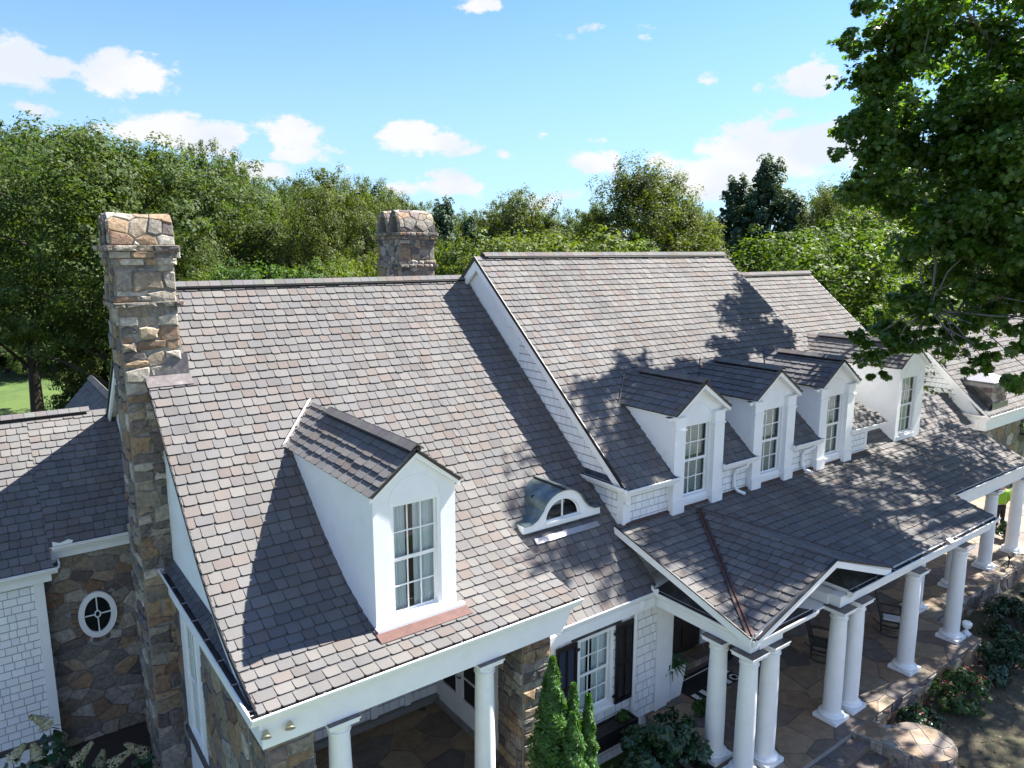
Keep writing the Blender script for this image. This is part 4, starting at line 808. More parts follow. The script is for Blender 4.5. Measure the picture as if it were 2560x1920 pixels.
# ================================================================ ground
def gz(x,y):
    s=min(1,max(0,(5.2-x)/.6))*min(1,max(0,(y-9.0)/1.5)); s=s*s*(3-2*s); z=-.6-.68*s
    t=min(1,max(0,(y-24)/8)); t=t*t*(3-2*t); return z+( -2.0-z)*t
xs=[-3000,-800,-300,-150,-80,-40,-20]+[-12+i*1.2 for i in range(45)]+[60,90,140,300,800,3000]; ys=[-1500,-300,-80,-30]+[-12+i*1.2 for i in range(46)]+[60,90,140,300,800,3500]
gm=MB(); nx,ny=len(xs),len(ys); gm.v=[(x,y,gz(x,y)) for y in ys for x in xs]; gm.mats=['lawn']
M['lawn']=mat('mown_lawn',(0.04125,0.07975,0.0099),.9,noise=.3,nscale=1.4,bump=.6,bscale=50,var=((.075,.115,.018),.22,.42,.7))
gm.f=[(j*nx+i,j*nx+i+1,(j+1)*nx+i+1,(j+1)*nx+i) for j in range(ny-1) for i in range(nx-1)]; gm.m=[0]*len(gm.f); gm.c=[(1,1,1)]*len(gm.f)
struct(gm.build('ground',None,True))
M['pinestraw']=mat('dry_front_lawn',(.10,.082,.052),.95,noise=.45,nscale=26,bump=1.0,bscale=70,var=((.06,.066,.028),1.3,.45,.7))
g=MB(); N=24; g.prism([(8.2,9.4,-.598),(8.2,-2,-.598),(42,-2,-.598),(42,8.2,-.598),(20.3,8.2,-.598),(20.3,7.0,-.598),(11,7.0,-.598),(11,9.4,-.598)],(0,0,.006),'pinestraw'); struct(g.build('front_yard'))
g=MB(); g.prism([(-9,13,-1.276),(3.0,13,-1.276),(3.0,18.4,-1.276),(-9,18.4,-1.276)][::1],(0,0,.006),'soil'); struct(g.build('dark_shade_bed'))  # dark soil sheet over the lawn, standing in for deep shade round the hydrangeas
g=MB(); g.prism([(-60,-40,-.596),(60,-40,-.596),(60,-3,-.596),(-60,-3,-.596)],(0,0,.006),'bounce'); struct(g.build('bounce_sheet'))  # unseen pale sheet added behind the camera to bounce light onto the front
g=MB(); b0=[stand(620*0+180,58),stand(130,66),stand(150,84),stand(195,84),stand(215,60)]; 
g.prism([V((p.x,p.y,-1.996)) for p in (stand(110,61),stand(105,66),stand(150,84),stand(185,88),stand(200,60))][::-1],(0,0,.01),'gravel'); struct(g.build('mulch_path'))

# stone steps with rounded cheek
stp=MB(); arc=[(14.83+.62*(1-math.cos(a))*0+0,0) for a in ()]
cheek=[(14.12,7.02),(14.12,6.9),(14.28,6.40),(14.36,5.9)]+[(14.98+.62*math.cos(a),5.95+.62*math.sin(a)) for a in [R(t) for t in range(190,415,15)]]+[(14.98,6.62),(14.86,6.72),(14.84,7.02)]
stp.prism([(x,y,-.6) for x,y in cheek],(0,0,.575),'mortar')
def inside(x,y): return True
F0=Plane((0,0,-.022),(1,0,0),(0,1,0))
voronoi(stp,F0,[(14.14,7.0),(14.14,6.9),(14.33,6.35),(14.80,6.35),(14.80,7.0)][::1],.38,1.2,seed=221,cols=FLAGS,m='flag',h=(.004,.012),bev=.01)
voronoi(stp,F0,[(14.98+.63*math.cos(a),5.95+.63*math.sin(a)) for a in [R(t) for t in range(0,360,18)]],.34,1.2,seed=222,cols=FLAGS,m='flag',h=(.004,.012),bev=.01)
n=len(cheek)
for i in range(n):
    a,b=cheek[i],cheek[(i+1)%n]; L=math.hypot(b[0]-a[0],b[1]-a[1])
    if L<.05: continue
    ashlar(stp,Plane((a[0],a[1],-.6),(b[0]-a[0],b[1]-a[1],0),(0,0,1)),0,L,0,.56,seed=230+i,hr=(.16,.3),wr=(.2,.4),h=(.01,.035))
for k in range(3):
    y1=6.98-.36*k; z=-.15*(k+1); stp.box((11.0,y1-.36-1.2*(k==2),-.6),(14.30,y1,z-.01),'flag',(.15,.115,.085)); voronoi(stp,Plane((11.0,y1-.36-1.2*(k==2),z-.01),(1,0,0),(0,1,0)),[(0,0),(3.3,0),(3.3,.35+1.2*(k==2)),(0,.35+1.2*(k==2))],.42,1.3,seed=240+k,cols=FLAGS,m='flag',h=(.006,.016),bev=.012)
tag(stp.build('stone_steps'),'flagstone entrance steps with a rounded stone cheek wall below the portico','steps')

# ================================================================ furniture and small things
def rocker(label,loc,rz):
    t=thing('rocking_chair',label,'rocking chair',(0,0,0),'black rocking chairs on the porch')
    bw=.016
    for x in (-.26,.26):
        m=MB(); m.tube([(x,.52*math.sin(a)*1.0-.05,.36*(1-math.cos(a))*1.1+.02) for a in [R(-62+i*10) for i in range(13)]],.018,'blackwood',6); m.build('rocker',t)
        m=MB(); m.tube([(x,-.22,.06),(x,-.24,.66)],.02,'blackwood',6); m.build('leg',t)
        m=MB(); m.tube([(x*.95,.20,.06),(x*.95,.22,.42),(x*.92,.42,1.18)],.02,'blackwood',6); m.build('back_post',t)
        m=MB(); m.box((x-.045,-.30,.655),(x+.045,.27,.68),'blackwood'); m.build('armrest',t)
    m=MB(); m.box((-.25,-.24,.40),(.25,.22,.43),'blackwood'); m.build('seat',t)
    m=MB()
    for i in range(7): x=-.2+i*.0667; m.obox((x-.018,.235,.50),(.036,0,0),(0,.165,.60),(0,.012,0),'blackwood')
    m.obox((-.24,.395,1.10),(.48,0,0),(0,.02,.09),(0,.015,0),'blackwood'); m.obox((-.24,.225,.46),(.48,0,0),(0,.015,.06),(0,.015,0),'blackwood'); m.build('backrest',t)
    m=MB()
    for z in (.16,.28): m.tube([(-.26,-.225,z),(.26,-.225,z)],.011,'blackwood',6); m.tube([(-.25,.205,z),(.25,.205,z)],.011,'blackwood',6); m.tube([(-.26,-.225,z+.03),(-.25,.205,z+.03)],.011,'blackwood',6); m.tube([(.26,-.225,z+.03),(.25,.205,z+.03)],.011,'blackwood',6)
    m.build('stretcher',t)
    t.location=loc; t.rotation_euler=(0,0,rz); return t
r1=rocker('black wooden rocking chair in deep shade behind the paired porch columns',(16.15,8.95,0.012),R(28))
r2=rocker('black slatted rocking chair with a white seat cushion beside the lone porch column',(18.75,8.55,.012),R(28))
cu=MB(); cu.box((-.22,-.22,.43),(.22,.19,.49),'cushion'); cu=cu.build('seat_cushion'); bv=cu.modifiers.new('b','BEVEL'); bv.width=.02; bv.segments=3
cu.location=r2.location; cu.rotation_euler=r2.rotation_euler; tag(cu,'white cushion lying on the seat of the outer rocking chair','cushion')
# planter + fern
p=MB(); a=[(-.17,-.17),(.17,-.17),(.17,.17),(-.17,.17)]; b=[(-.24,-.24),(.24,-.24),(.24,.24),(-.24,.24)]; o=V((11.98,10.15,0.012))
for i in range(4): j=(i+1)%4; p.face([o+V((*a[i],0)),o+V((*a[j],0)),o+V((*b[j],.78)),o+V((*b[i],.78))],'white')
p.face([o+V((*q,.72)) for q in b],'soil'); p.face([o+V((*q,0)) for q in a[::-1]],'white')
for i in range(4): j=(i+1)%4; p.prism([o+V((*b[i],.78)),o+V((*b[j],.78)),o+V((b[j][0]*.88,b[j][1]*.88,.78)),o+V((b[i][0]*.88,b[i][1]*.88,.78))],(0,0,.02),'white')
tag(p.build('planter'),'tall tapered white planter standing beside the front door recess','planter')
def rosette(mb,o,rng,n,L,droop,m,c0,wd=.05):
    for i in range(n):
        a=rng.uniform(0,6.28); l=L*rng.uniform(.6,1.1); e=rng.uniform(.3,1.2); pts=[]
        for k in range(6): t=k/5; pts.append(V(o)+V((math.cos(a)*l*t*math.cos(e*(1-t*.3)),math.sin(a)*l*t*math.cos(e*(1-t*.3)),l*(t*math.sin(e)-droop*t*t))))
        for k in range(5):
            s=V((-math.sin(a),math.cos(a),0))*wd*(1-k/5.5)*1.0; c=tuple(c0*rng.uniform(.7,1.3) for _ in range(3)); 
            for sg in (-1,1): mb.face([pts[k],pts[k]+s*sg*1.0+V((0,0,-.01)),pts[k+1]+s*sg*.4,pts[k+1]],m,c)
f=MB(); rosette(f,(11.98,10.15,.78),random.Random(3),70,.55,.55,'leaf_shrub',2.2,.05); tag(f.build('fern'),'drooping green fern growing in the tall white planter','fern')
f=MB(); f.lathe([(.13,0),(.2,.1),(.23,.3),(.2,.5),(.12,.6),(.14,.66)],(14.25,10.35,.012),'blackwood',20); tag(f.build('urn',None,True),'black round urn standing on the porch right of the doormat','urn')
rg=MB(); rg.box((12.25,9.55,.014),(13.85,10.4,.024),'rug_b')
for k in range(6): x=12.3+k*.27; rg.box((x,9.58,.024),(x+.13,9.80,.028),'rug_w')
for k in range(3): y=9.62+k*.27; rg.box((13.6,y,.024),(13.82,y+.13,.028),'rug_w')
rg.box((12.3,10.28,.024),(13.8,10.31,.027),'rug_w'); tag(rg.build('doormat'),'black doormat with white striped border in front of the dark door','doormat')
o=MB(); o.box((20.20,7.20,.012),(20.40,7.40,.05),'white'); o.lathe([(.07,.05),(.08,.09),(.04,.13),(.04,.17),(.09,.21),(.12,.28),(.12,.34),(.09,.37)],(20.30,7.30,0),'white',20); tag(o.build('garden_urn',None,True),'small white garden urn beside the base of the corner porch column','urn')
o=MB(); P0=V((25.9,8.35,.0)); o.tube([P0,P0+V((.02,0,.35))],.02,'black',8); o.tube([P0+V((.02,0,.33)),P0+V((-.1,-.08,.5))],[.05,.09],'black',10)
for dx,dy in ((.28,-.1),(-.1,-.28),(-.2,.15)): o.tube([P0+V((0,0,.25)),P0+V((dx,dy,0.01))],.012,'black',6)
tag(o.build('spotlight'),'black tripod spotlight on the stone edge of the far porch','spotlight')
o=MB(); q=V((17.3,4.75,-.585)); o.obox(q,(.18,.05,0),(-.03,.06,0),(0,0,.01),'white'); tag(o.build('scrap'),'small white scrap lying on the dry front lawn','litter')

# person (waist-up mostly visible between the two last columns, seen from behind)
def skin_body(name,verts,edges,rad,m,parent,root=0):
    me=bpy.data.meshes.new(name); me.from_pydata(verts,edges,[]); o=bpy.data.objects.new(name,me); COL.objects.link(o); me.materials.append(M[m])
    md=o.modifiers.new('skin','SKIN'); md.use_smooth_shade=True
    sv=me.skin_vertices[0].data
    for i,r in enumerate(rad): sv[i].radius=(r if isinstance(r,tuple) else (r,r))
    sv[root].use_root=True; s=o.modifiers.new('sub','SUBSURF'); s.levels=2; s.render_levels=2
    if parent: o.parent=parent
    return o
per=thing('person','person in a bright yellow green shirt and dark trousers standing behind the far porch columns','person',(0,0,0))
bv_=[(0,0,.95),(0,0,1.12),(0,.0,1.30),(0,0,1.44),(0,0,1.52),(0,-.01,1.60),(0,-.015,1.70),
     (.17,0,1.42),(.25,.02,1.16),(.27,-.08,.95),(-.17,0,1.42),(-.26,.02,1.16),(-.28,-.06,.94),(.10,0,.86),(.11,.01,.5),(.11,.03,.08),(.11,-.10,.04),(-.10,0,.86),(-.12,.0,.5),(-.13,.02,.08),(-.13,-.11,.04)]
be=[(0,1),(1,2),(2,3),(3,4),(4,5),(5,6),(3,7),(7,8),(8,9),(3,10),(10,11),(11,12),(0,13),(13,14),(14,15),(15,16),(0,17),(17,18),(18,19),(19,20)]
br=[(.15,.12),(.15,.115),(.165,.12),(.12,.10),.058,.075,.085,.065,.048,.035,.065,.048,.035,.085,.06,.045,.04,.085,.06,.045,.04]
skin_body('body',bv_,be,br,'skin',per)
shv=[(0,0,.90),(0,0,1.10),(0,0,1.30),(0,0,1.45),(.18,0,1.42),(.26,.02,1.15),(.275,-.05,1.02),(-.18,0,1.42),(-.27,.02,1.15),(-.285,-.04,1.02)]
skin_body('shirt',shv,[(0,1),(1,2),(2,3),(3,4),(4,5),(5,6),(3,7),(7,8),(8,9)],[(.20,.16),(.19,.15),(.20,.15),(.12,.10),.085,.075,.068,.085,.075,.068],'shirt',per)
skin_body('trousers',[(0,0,.97),(0,0,.88),(.10,0,.80),(.115,.01,.45),(.115,.03,.1),(-.10,0,.80),(-.12,0,.45),(-.13,.02,.1)],[(0,1),(1,2),(2,3),(3,4),(1,5),(5,6),(6,7)],[(.175,.14),(.17,.14),.105,.08,.07,.105,.08,.07],'trouser',per)
skin_body('hair',[(0,.02,1.66),(0,.01,1.74)],[(0,1)],[.095,.088],'hair',per)
hd=MB()
for sx in (-1,1):
    for k in range(4): hd.tube([(sx*.275+sx*(k-1.5)*.0-.0,-.075+(k-1.5)*.018,.94),(sx*.28,-.085+(k-1.5)*.02,.90-.01*(k in (1,2))),(sx*.27,-.09+(k-1.5)*.02,.865-.012*(k in (1,2)))],[.010,.009,.007],'skin',6)
    hd.tube([(sx*.26,-.10,.95),(sx*.245,-.125,.91)],[.011,.008],'skin',6); hd.tube([(sx*.272,-.075,.965),(sx*.276,-.08,.925)],[.03,.034],'skin',8)
hd.build('hands',per,True)
per.location=(29.4,9.95,0.01); per.rotation_euler=(0,0,R(150))

# ================================================================ plants
rngn=np.random.default_rng(7)
OAK=np.array([(0,0),(.16,.10),(.30,.02),(.30,.20),(.52,.26),(.30,.36),(.44,.62),(.20,.60),(0,1.0),(-.20,.60),(-.44,.62),(-.30,.36),(-.52,.26),(-.30,.20),(-.30,.02),(-.16,.10)])
OVAL=np.array([(0,0),(.26,.30),(.22,.68),(0,1.0),(-.22,.68),(-.26,.30)])
CLUMP=np.array([(0,0),(.34,.08),(.26,.38),(.55,.62),(.18,.70),(0,1.05),(-.30,.74),(-.50,.40),(-.22,.28)])
SPRAY=np.array([(0,0),(.10,.3),(.20,.55),(.06,.62),(0,1.0),(-.12,.66),(-.18,.40),(-.06,.28)])
def leaves(name, pos, nrm, size, shape, m, parent=None, tints=None, up=None):
    """many leaf faces in one mesh: pos,nrm (n,3), size (n,)"""
    n=len(pos); k=len(shape); nrm=nrm/np.linalg.norm(nrm,axis=1,keepdims=True)
    rnd=rngn.normal(size=(n,3)) if up is None else up+rngn.normal(size=(n,3))*.35
    a=np.cross(nrm,rnd); a/=np.linalg.norm(a,axis=1,keepdims=True)+1e-9; b=np.cross(a,nrm)
    P=pos[:,None,:]+(a[:,None,:]*shape[None,:,0,None]+b[:,None,:]*(shape[None,:,1,None]-.4)+nrm[:,None,:]*(-.35*shape[None,:,0,None]**2))*size[:,None,None]
    me=bpy.data.meshes.new(name); me.vertices.add(n*k); me.vertices.foreach_set('co',P.astype(np.float32).ravel())
    me.loops.add(n*k); me.loops.foreach_set('vertex_index',np.arange(n*k,dtype=np.int32)); me.polygons.add(n)
    me.polygons.foreach_set('loop_start',np.arange(0,n*k,k,dtype=np.int32))
    me.materials.append(M[m]); me.update(calc_edges=True)
    at=me.attributes.new('tint','FLOAT_COLOR','FACE'); c=np.ones((n,4),np.float32)
    if tints is None:
        v=rngn.uniform(.72,1.28,n); y=rngn.uniform(-.18,.22,n); c[:,0]=v*(1+y); c[:,1]=v; c[:,2]=v*(1-y*.8)
    else: c[:,:3]=tints
    at.data.foreach_set('color',c.ravel()); o=bpy.data.objects.new(name,me); COL.objects.link(o)
    if parent: o.parent=parent
    return o
def blobs(cent, rad, n, shell=.55, flat=1.0):
    """points scattered in ellipsoid blobs, denser to the outside, with outward normals"""
    cent=np.array(cent,float); rad=np.array(rad,float); wgt=np.prod(rad,axis=1)**(2/3) if rad.ndim==2 else rad**2; wgt=wgt/wgt.sum()
    i=rngn.choice(len(cent),n,p=wgt); d=rngn.normal(size=(n,3)); d/=np.linalg.norm(d,axis=1,keepdims=True); r=rngn.uniform(shell**3,1,n)**(1/3)
    rr=rad[i] if rad.ndim==2 else rad[i,None]
    return cent[i]+d*r[:,None]*rr, d
def tufts(cent, rad, n, per=11, sub=.29):
    cent=np.array(cent,float); rad=np.array(rad,float); wgt=np.prod(rad,axis=1)**(2/3); wgt/=wgt.sum(); ns=len(cent)*per
    i=rngn.choice(len(cent),ns,p=wgt); d=rngn.normal(size=(ns,3)); d[:,2]*=.85; d/=np.linalg.norm(d,axis=1,keepdims=True); c=cent[i]+d*rad[i]*rngn.uniform(.45,1.02,(ns,1))
    r=rad[i]*sub*rngn.uniform(.6,1.45,(ns,1)); j=rngn.integers(0,ns,n); e=rngn.normal(size=(n,3)); e/=np.linalg.norm(e,axis=1,keepdims=True)
    return c[j]+e*r[j]*rngn.uniform(.2,1,(n,1))**.5, e*.7+d[j]*.6
def tree_proto(name,label,cat,group,H,W,base,nlobe,nleaf,lsize,shape,m,seed,style='round'):
    rg_=np.random.default_rng(seed); t=thing(name,label,cat,(0,0,0),group); ce=[];ra=[]
    for k in range(nlobe):
        u=(k+.5)/nlobe; a=k*2.399+rg_.uniform(-.3,.3); q=rg_.uniform(.25,1)**.6
        if style=='round': z=base+(H-base)*(.06+.86*u); r=W/2*math.sqrt(max(.08,1-((u-.38)/.66)**2))*q*.86; s=W*rg_.uniform(.10,.17)
        elif style=='tall': z=base+(H-base)*(.03+.92*u); r=W/2*(1-u)**.6*q*.95; s=W*rg_.uniform(.05,.10)
        elif style=='pine': z=base+(H-base)*u; r=W/2*(1-u**1.15)*q*.9; s=W*rg_.uniform(.07,.12)*(1.1-.45*u)
        else: z=base+(H-base)*(.1+.8*u); r=W/2*math.sqrt(max(.1,1-u*u))*q*.9; s=W*rg_.uniform(.09,.15)
        a+=rg_.uniform(-.9,.9); k2=(1+.16*math.sin(2*a+seed)+.13*math.sin(3*a+2*seed)+rg_.uniform(-.12,.14)); r*=k2; z+=(H-base)*rg_.uniform(-.05,.05)*(u<.9); s*=rg_.uniform(.65,1.25)
        ce.append((r*math.cos(a),r*math.sin(a),z)); ra.append((s,s,s*(.78 if style not in('tall','pine') else 1.15)))
    pos,nr=tufts(ce,ra,nleaf); nr=nr+np.array([0,0,.55])+rngn.normal(size=nr.shape)*.36; t['top']=float(np.percentile(pos[:,2],99.95))
    leaves('crown',pos,nr,lsize*rngn.uniform(.6,1.35,nleaf),shape,m,t)
    tb=MB(); tb.tube([(0,0,-.3),(0.05*W*.1,0,base*.6),(0,.03*W*.2,base+(H-base)*.45),(0,0,base+(H-base)*.8)],[W*.026+.08,W*.020+.06,W*.012+.03,.03],'bark',8)
    for k in range(0,nlobe,max(1,nlobe//22)):
        c=V(ce[k]); z0=max(base*.55,c.z-W*.22); tb.tube([(0,0,z0),(c.x*.5,c.y*.5,z0+(c.z-z0)*.6),tuple(c)],[W*.008+.02,W*.005+.012,.01],'bark',5)
    tb.build('trunk',t); return t
G1='trees of the wood behind the house'
pB=tree_proto('broadleaf_tree','broad spreading green tree in the wood behind the left chimney','tree',G1,17.5,17,5.2,95,95000,.15,CLUMP,'leaf_bg',21)
pT=tree_proto('slender_tree','tall upright tree with upswept branches and gaps of sky behind the highest ridge','tree',G1,18.5,19,3.0,120,90000,.13,CLUMP,'leaf_bg',22,'tall')
pP=tree_proto('pine_tree','dark blue green pine behind the right ridge','tree',G1,20,13,3,120,60000,.22,CLUMP,'leaf_pine',23,'pine')
pY=tree_proto('crape_myrtle','yellow green crape myrtle crown showing above the ridge','tree','flowering trees close behind the roofs',8.0,8,1.0,80,46000,.105,OVAL,'leaf_yel',24,'bush')
pS=tree_proto('oak_tree','rounded oak standing in the far wood','tree',G1,17,18,5.5,70,60000,.19,CLUMP,'leaf_bg',25)
pU=tree_proto('understory_tree','low leafy tree at the edge of the back lawn','tree',G1,8.0,10,.9,80,42000,.15,CLUMP,'leaf_bg',26,'bush')
def place(proto,first,px,dist,top,label,wd=1.0,z=-2.0,rz=None,H=None):
    p=stand(px,dist,z); Hn=10-z+(540-top)/1615*dist/math.sqrt(1+((px-1106)/1615)**2); s=Hn/proto['top']; sc_=(s*wd,s*wd,s); rz=(px*.013)%6.28 if rz is None else rz
    if first: proto.location=p; proto.rotation_euler=(0,0,rz); proto.scale=sc_; proto['label']=label; return proto
    return dup(proto,p,rz,sc_,label)
def row(proto,H,items):
    for i,(px,d,top,wd,lab) in enumerate(items): place(proto,i==0,px,d,top,lab,wd,H=H)
row(pB,17.5,[(265,50,292,1.05,'great broad green tree directly behind and above the left chimney'),(40,64,285,.8,'dark broad tree at the left edge rising behind the great one'),
  (470,58,380,.8,'broad green tree falling away to the right of the great one'),(560,52,470,.7,'low broad tree just right of the left chimney'),(725,50,402,.62,'bright domed green tree between the two stone chimneys'),(640,66,440,.7,'green tree in the dip between the two stone chimneys'),(-100,62,320,.9,'broad tree cut by the left edge of the photo'),(70,98,500,.9,'low wood edge tree beyond the lawn at far left'),(190,95,470,.9,'low wood edge tree beyond the lawn behind the court fence'),(-40,92,470,.9,'wood edge tree beyond the lawn cut by the left edge'),(860,60,470,.6,'green tree directly behind the rear chimney'),(380,44,500,.6,'leafy tree just behind the left chimney shaft'),(930,48,520,.5,'low green tree right of the rear chimney')])
row(pS,17,[(475,105,312,.55,'small round tree top poking over the wood left of the clouds'),(680,120,368,.8,'far oak left in the distant dark row'),(790,125,385,.7,'far oak middle of the distant dark row'),(860,115,412,.7,'far oak where the distant row starts to fall'),(590,110,388,.6,'far round tree below the small cloud'),(930,118,438,.7,'far oak low behind the rear chimney'),(1000,125,462,.7,'far oak low between the rear chimney and the spreading oak'),(1105,92,414,.82,'wide spreading oak with sky gaps right of the rear chimney'),(1030,96,455,.6,'smaller oak left of the wide spreading one'),(1170,100,470,.7,'oak edge between the spreading oak and the tall tree'),(1235,100,452,.8,'rounded oak low to the left of the tall upright tree'),(1470,100,440,.8,'rounded oak low to the right of the tall upright tree'),(1560,92,470,.8,'dark oak between the tall tree and the pines'),(1950,70,330,.9,'oak deep behind the big right tree'),(2150,75,300,1,'oak far behind the right edge'),(1840,85,400,.8,'oak behind the yellow green tree on the right'),(2320,70,330,1,'oak beyond the right edge'),(360,120,330,.7,'far tree top behind the great broad tree'),(180,115,285,.7,'far tree top at upper left behind the great tree'),(60,120,275,.8,'far tree top at the left edge')])
row(pT,18.5,[(1390,56,345,1.12,'tall upright tree with upswept branches behind the highest ridge'),(1290,64,430,.55,'shorter upright tree left of the tall one'),(1490,60,420,.55,'shorter upright tree right of the tall one'),(1780,60,395,.55,'upright yellow tinged tree right of the pines'),(1880,52,450,.5,'upright tree half hidden by the big right oak'),(540,62,410,.45,'upright tree behind the great broad tree')])
row(pP,20,[(1655,72,345,1.15,'taller dark pine right of the tall tree'),(1590,74,385,1.1,'shorter dark pine beside the taller one'),(1715,70,425,1.1,'low dark pine behind the yellow green tree'),(960,62,432,1.0,'dark pine just right of the rear chimney'),(905,66,455,.9,'dark pine partly behind the rear chimney'),(1015,66,470,.9,'dark pine right of the rear chimney pine'),(2080,66,420,1,'pine far behind the right oak')])
row(pY,8.0,[(1110,38,497,1.1,'yellow green crape myrtle left of centre above the highest ridge'),(1220,40,492,1.1,'golden crape myrtle in the middle above the highest ridge'),(1300,42,505,.9,'crape myrtle at the foot of the tall upright tree'),(590,36,560,.9,'crape myrtle low above the left ridge beside the stone chimney'),(690,38,556,.9,'crape myrtle low above the middle of the left ridge'),(770,40,545,.8,'crape myrtle just left of the rear chimney'),(480,36,575,.8,'crape myrtle low right of the left chimney'),(1040,36,525,.8,'crape myrtle behind the gable peak'),(1750,40,480,1.2,'bright yellow green crape myrtle right of the wing ridge'),(1830,46,500,.9,'bright crape myrtle beside the wing rake'),(1885,50,440,.9,'tall bright crape myrtle behind the oak leaves'),(2070,64,540,1.1,'crape myrtle seen through the oak above the far cottage'),(1690,46,540,.8,'small crape myrtle at the end of the highest ridge')])

row(pU,8.0,[(100,90,612,1.2,'low leafy tree at the far edge of the back lawn, in the middle of three'),(-20,88,625,1.2,'low leafy tree at the far edge of the back lawn cut by the left edge'),(205,86,600,1.2,'low leafy tree behind the court fence beside the left chimney'),(212,53,705,.8,'leafy low tree hiding the lawn next to the left chimney'),(20,84,690,1.3,'low leafy tree at the top of the lawn patch by the left edge')])
# --- the big oak on the right
oak=thing('oak_tree','big dark oak with lobed leaves filling the right side and overhanging the roofs','tree',(31,6.2,-.6))
LB=[(1935,40,120,24),(1880,80,80,24.5),(2040,20,150,24),(2150,60,170,25),(2230,150,170,25),(1930,170,110,24),(1870,215,75,24.5),(1840,300,75,24.3),(1900,300,100,23.5),(2010,230,140,24),(2110,250,150,24.5),(2210,330,150,24),(1870,400,70,23.8),(1950,400,110,24),(2060,400,140,24),(2160,430,140,23.5),(2010,500,90,24),(2100,540,110,23),(2200,560,120,22.5),(2000,600,70,23.5),(2060,640,85,22.5),(2150,660,95,22),(2230,700,90,21),(1960,690,65,23),(1920,745,55,22.6),(1985,740,55,22.3),(2100,745,50,21.5),(2170,755,60,21),(2060,700,60,22),(2120,790,26,21),(2215,790,45,20.5),(1890,765,34,22.4),(1925,705,55,23),(1872,742,40,22.8),(1905,800,24,22.2),(2050,770,35,21.4),(2025,735,45,22),(2270,420,150,23),(2280,600,130,22)]
oc=[];orad=[]
for px,py,rp,d in LB:
    r=ray(px,py); p=V((0,0,10))+r*(d/math.hypot(r.x,r.y)); k=rp/1589*d; n=max(4,int(rp/9))
    for j in range(n):
        q=rngn.normal(size=3); q/=np.linalg.norm(q); q*=k*rngn.uniform(.2,.92); s=k*rngn.uniform(.13,.28)+.12
        oc.append((p.x+q[0],p.y+q[1],p.z+q[2])); orad.append((s*1.15,s*1.15,s*.75))
for x,y,z,t_ in ((21.2,14.9,8.43,5.5),(20.9,14.3,7.9,5.2),(20.5,13.6,7.33,5),(19.6,13.5,7.2,5.3),(19,13.3,7.08,5.5),(18.2,13.2,7.0,6),(17.5,13.2,7.0,6.5),(16.4,13.0,6.85,7),(20.6,14.8,8.3,6),(19.5,14.3,7.9,6)):
    for j in range(4): oc.append((x+t_+rngn.uniform(-.7,.7),y-.12*t_+rngn.uniform(-.5,.5),z+1.15*t_+rngn.uniform(-.6,.6))); sr=rngn.uniform(.3,.55); orad.append((sr*1.15,sr*1.15,sr*.75))
nv=len(oc)
for j in range(210):      # the rest of the crown, to the right of the frame, that shades the porch
    a=rngn.normal(size=3); a/=np.linalg.norm(a); a*=rngn.uniform(.35,1)**.5; p=np.array((28.8,5.2,13.6))+a*np.array((6.0,5.6,5.6)); s=rngn.uniform(.55,1.05)
    oc.append(tuple(p)); orad.append((s*1.2,s*1.2,s*.8))
for j in range(75):
    a=rngn.normal(size=3); a/=np.linalg.norm(a); a*=rngn.uniform(.2,1)**.5; p=np.array((33.5,7.6,12.4))+a*np.array((4.0,3.6,4.2)); s=rngn.uniform(.5,.95); oc.append(tuple(p)); orad.append((s*1.2,s*1.2,s*.8))
pos,nr=tufts(oc[:nv],orad[:nv],80000,6,.48); pos2,nr2=tufts(oc[nv:],orad[nv:],36000,8,.32); pos=np.vstack([pos,pos2]); nr=np.vstack([nr,nr2]); nr=nr*.6+np.array([0,0,.7])+rngn.normal(size=nr.shape)*.5
base=np.array((31,6.2,-.6))
leaves('crown',pos-base,nr,rngn.uniform(.10,.19,len(pos)),OAK,'leaf_oak',oak)
tb=MB(); tr=[(0,0,-.2),(-.1,.1,4),(-.3,.2,8),(-.8,.3,12),(-1.2,.3,17)]; tb.tube(tr,[.5,.42,.36,.26,.08],'bark',12)
rg_=random.Random(9)
allc=np.array(oc)-np.array(base); far=[int(np.argmax(allc[:,2]))]; hi=np.where(allc[:,2]>9.0)[0]      # main limbs reach for spread-out clumps, twigs leave the limbs
for _ in range(15): dm=np.min(np.linalg.norm(allc[hi][:,None,:]-allc[far][None,:,:],axis=2),axis=1); far.append(int(hi[np.argmax(dm)]))
limbs=[]
for n_,j in enumerate(far):
    c=V(allc[j]); z0=min(max(3.6,c.z*.5-.3+rg_.uniform(-1.2,1.2)),12.5); a=V((-.3*z0/8,.2*z0/8,z0)); mid=a.lerp(c,.45)+V((rg_.uniform(-.5,.5),rg_.uniform(-.5,.5),rg_.uniform(.4,1.3))); L=[a,a.lerp(mid,.5)+V((0,0,.25)),mid,mid.lerp(c,.5)+V((rg_.uniform(-.3,.3),rg_.uniform(-.3,.3),.1)),c]; limbs.append(L); tb.tube(L,[.17,.13,.09,.05,.012],'barkpale',7)
knots=[(L[i].lerp(L[i+1],f),.06-.012*i) for L in limbs for i in (1,2,3) for f in (.2,.6,.95)]
for j in list(range(0,nv,4))+list(range(nv,len(oc),4)):
    c=V(allc[j]); q,r0=min(knots,key=lambda k:(k[0]-c).length); m2=q.lerp(c,.5)+V((rg_.uniform(-.3,.3),rg_.uniform(-.3,.3),rg_.uniform(.0,.4))); tb.tube([q,m2,c],[min(r0,.035),.02,.006],'barkpale',5)
tb.build('trunk',oak,True)

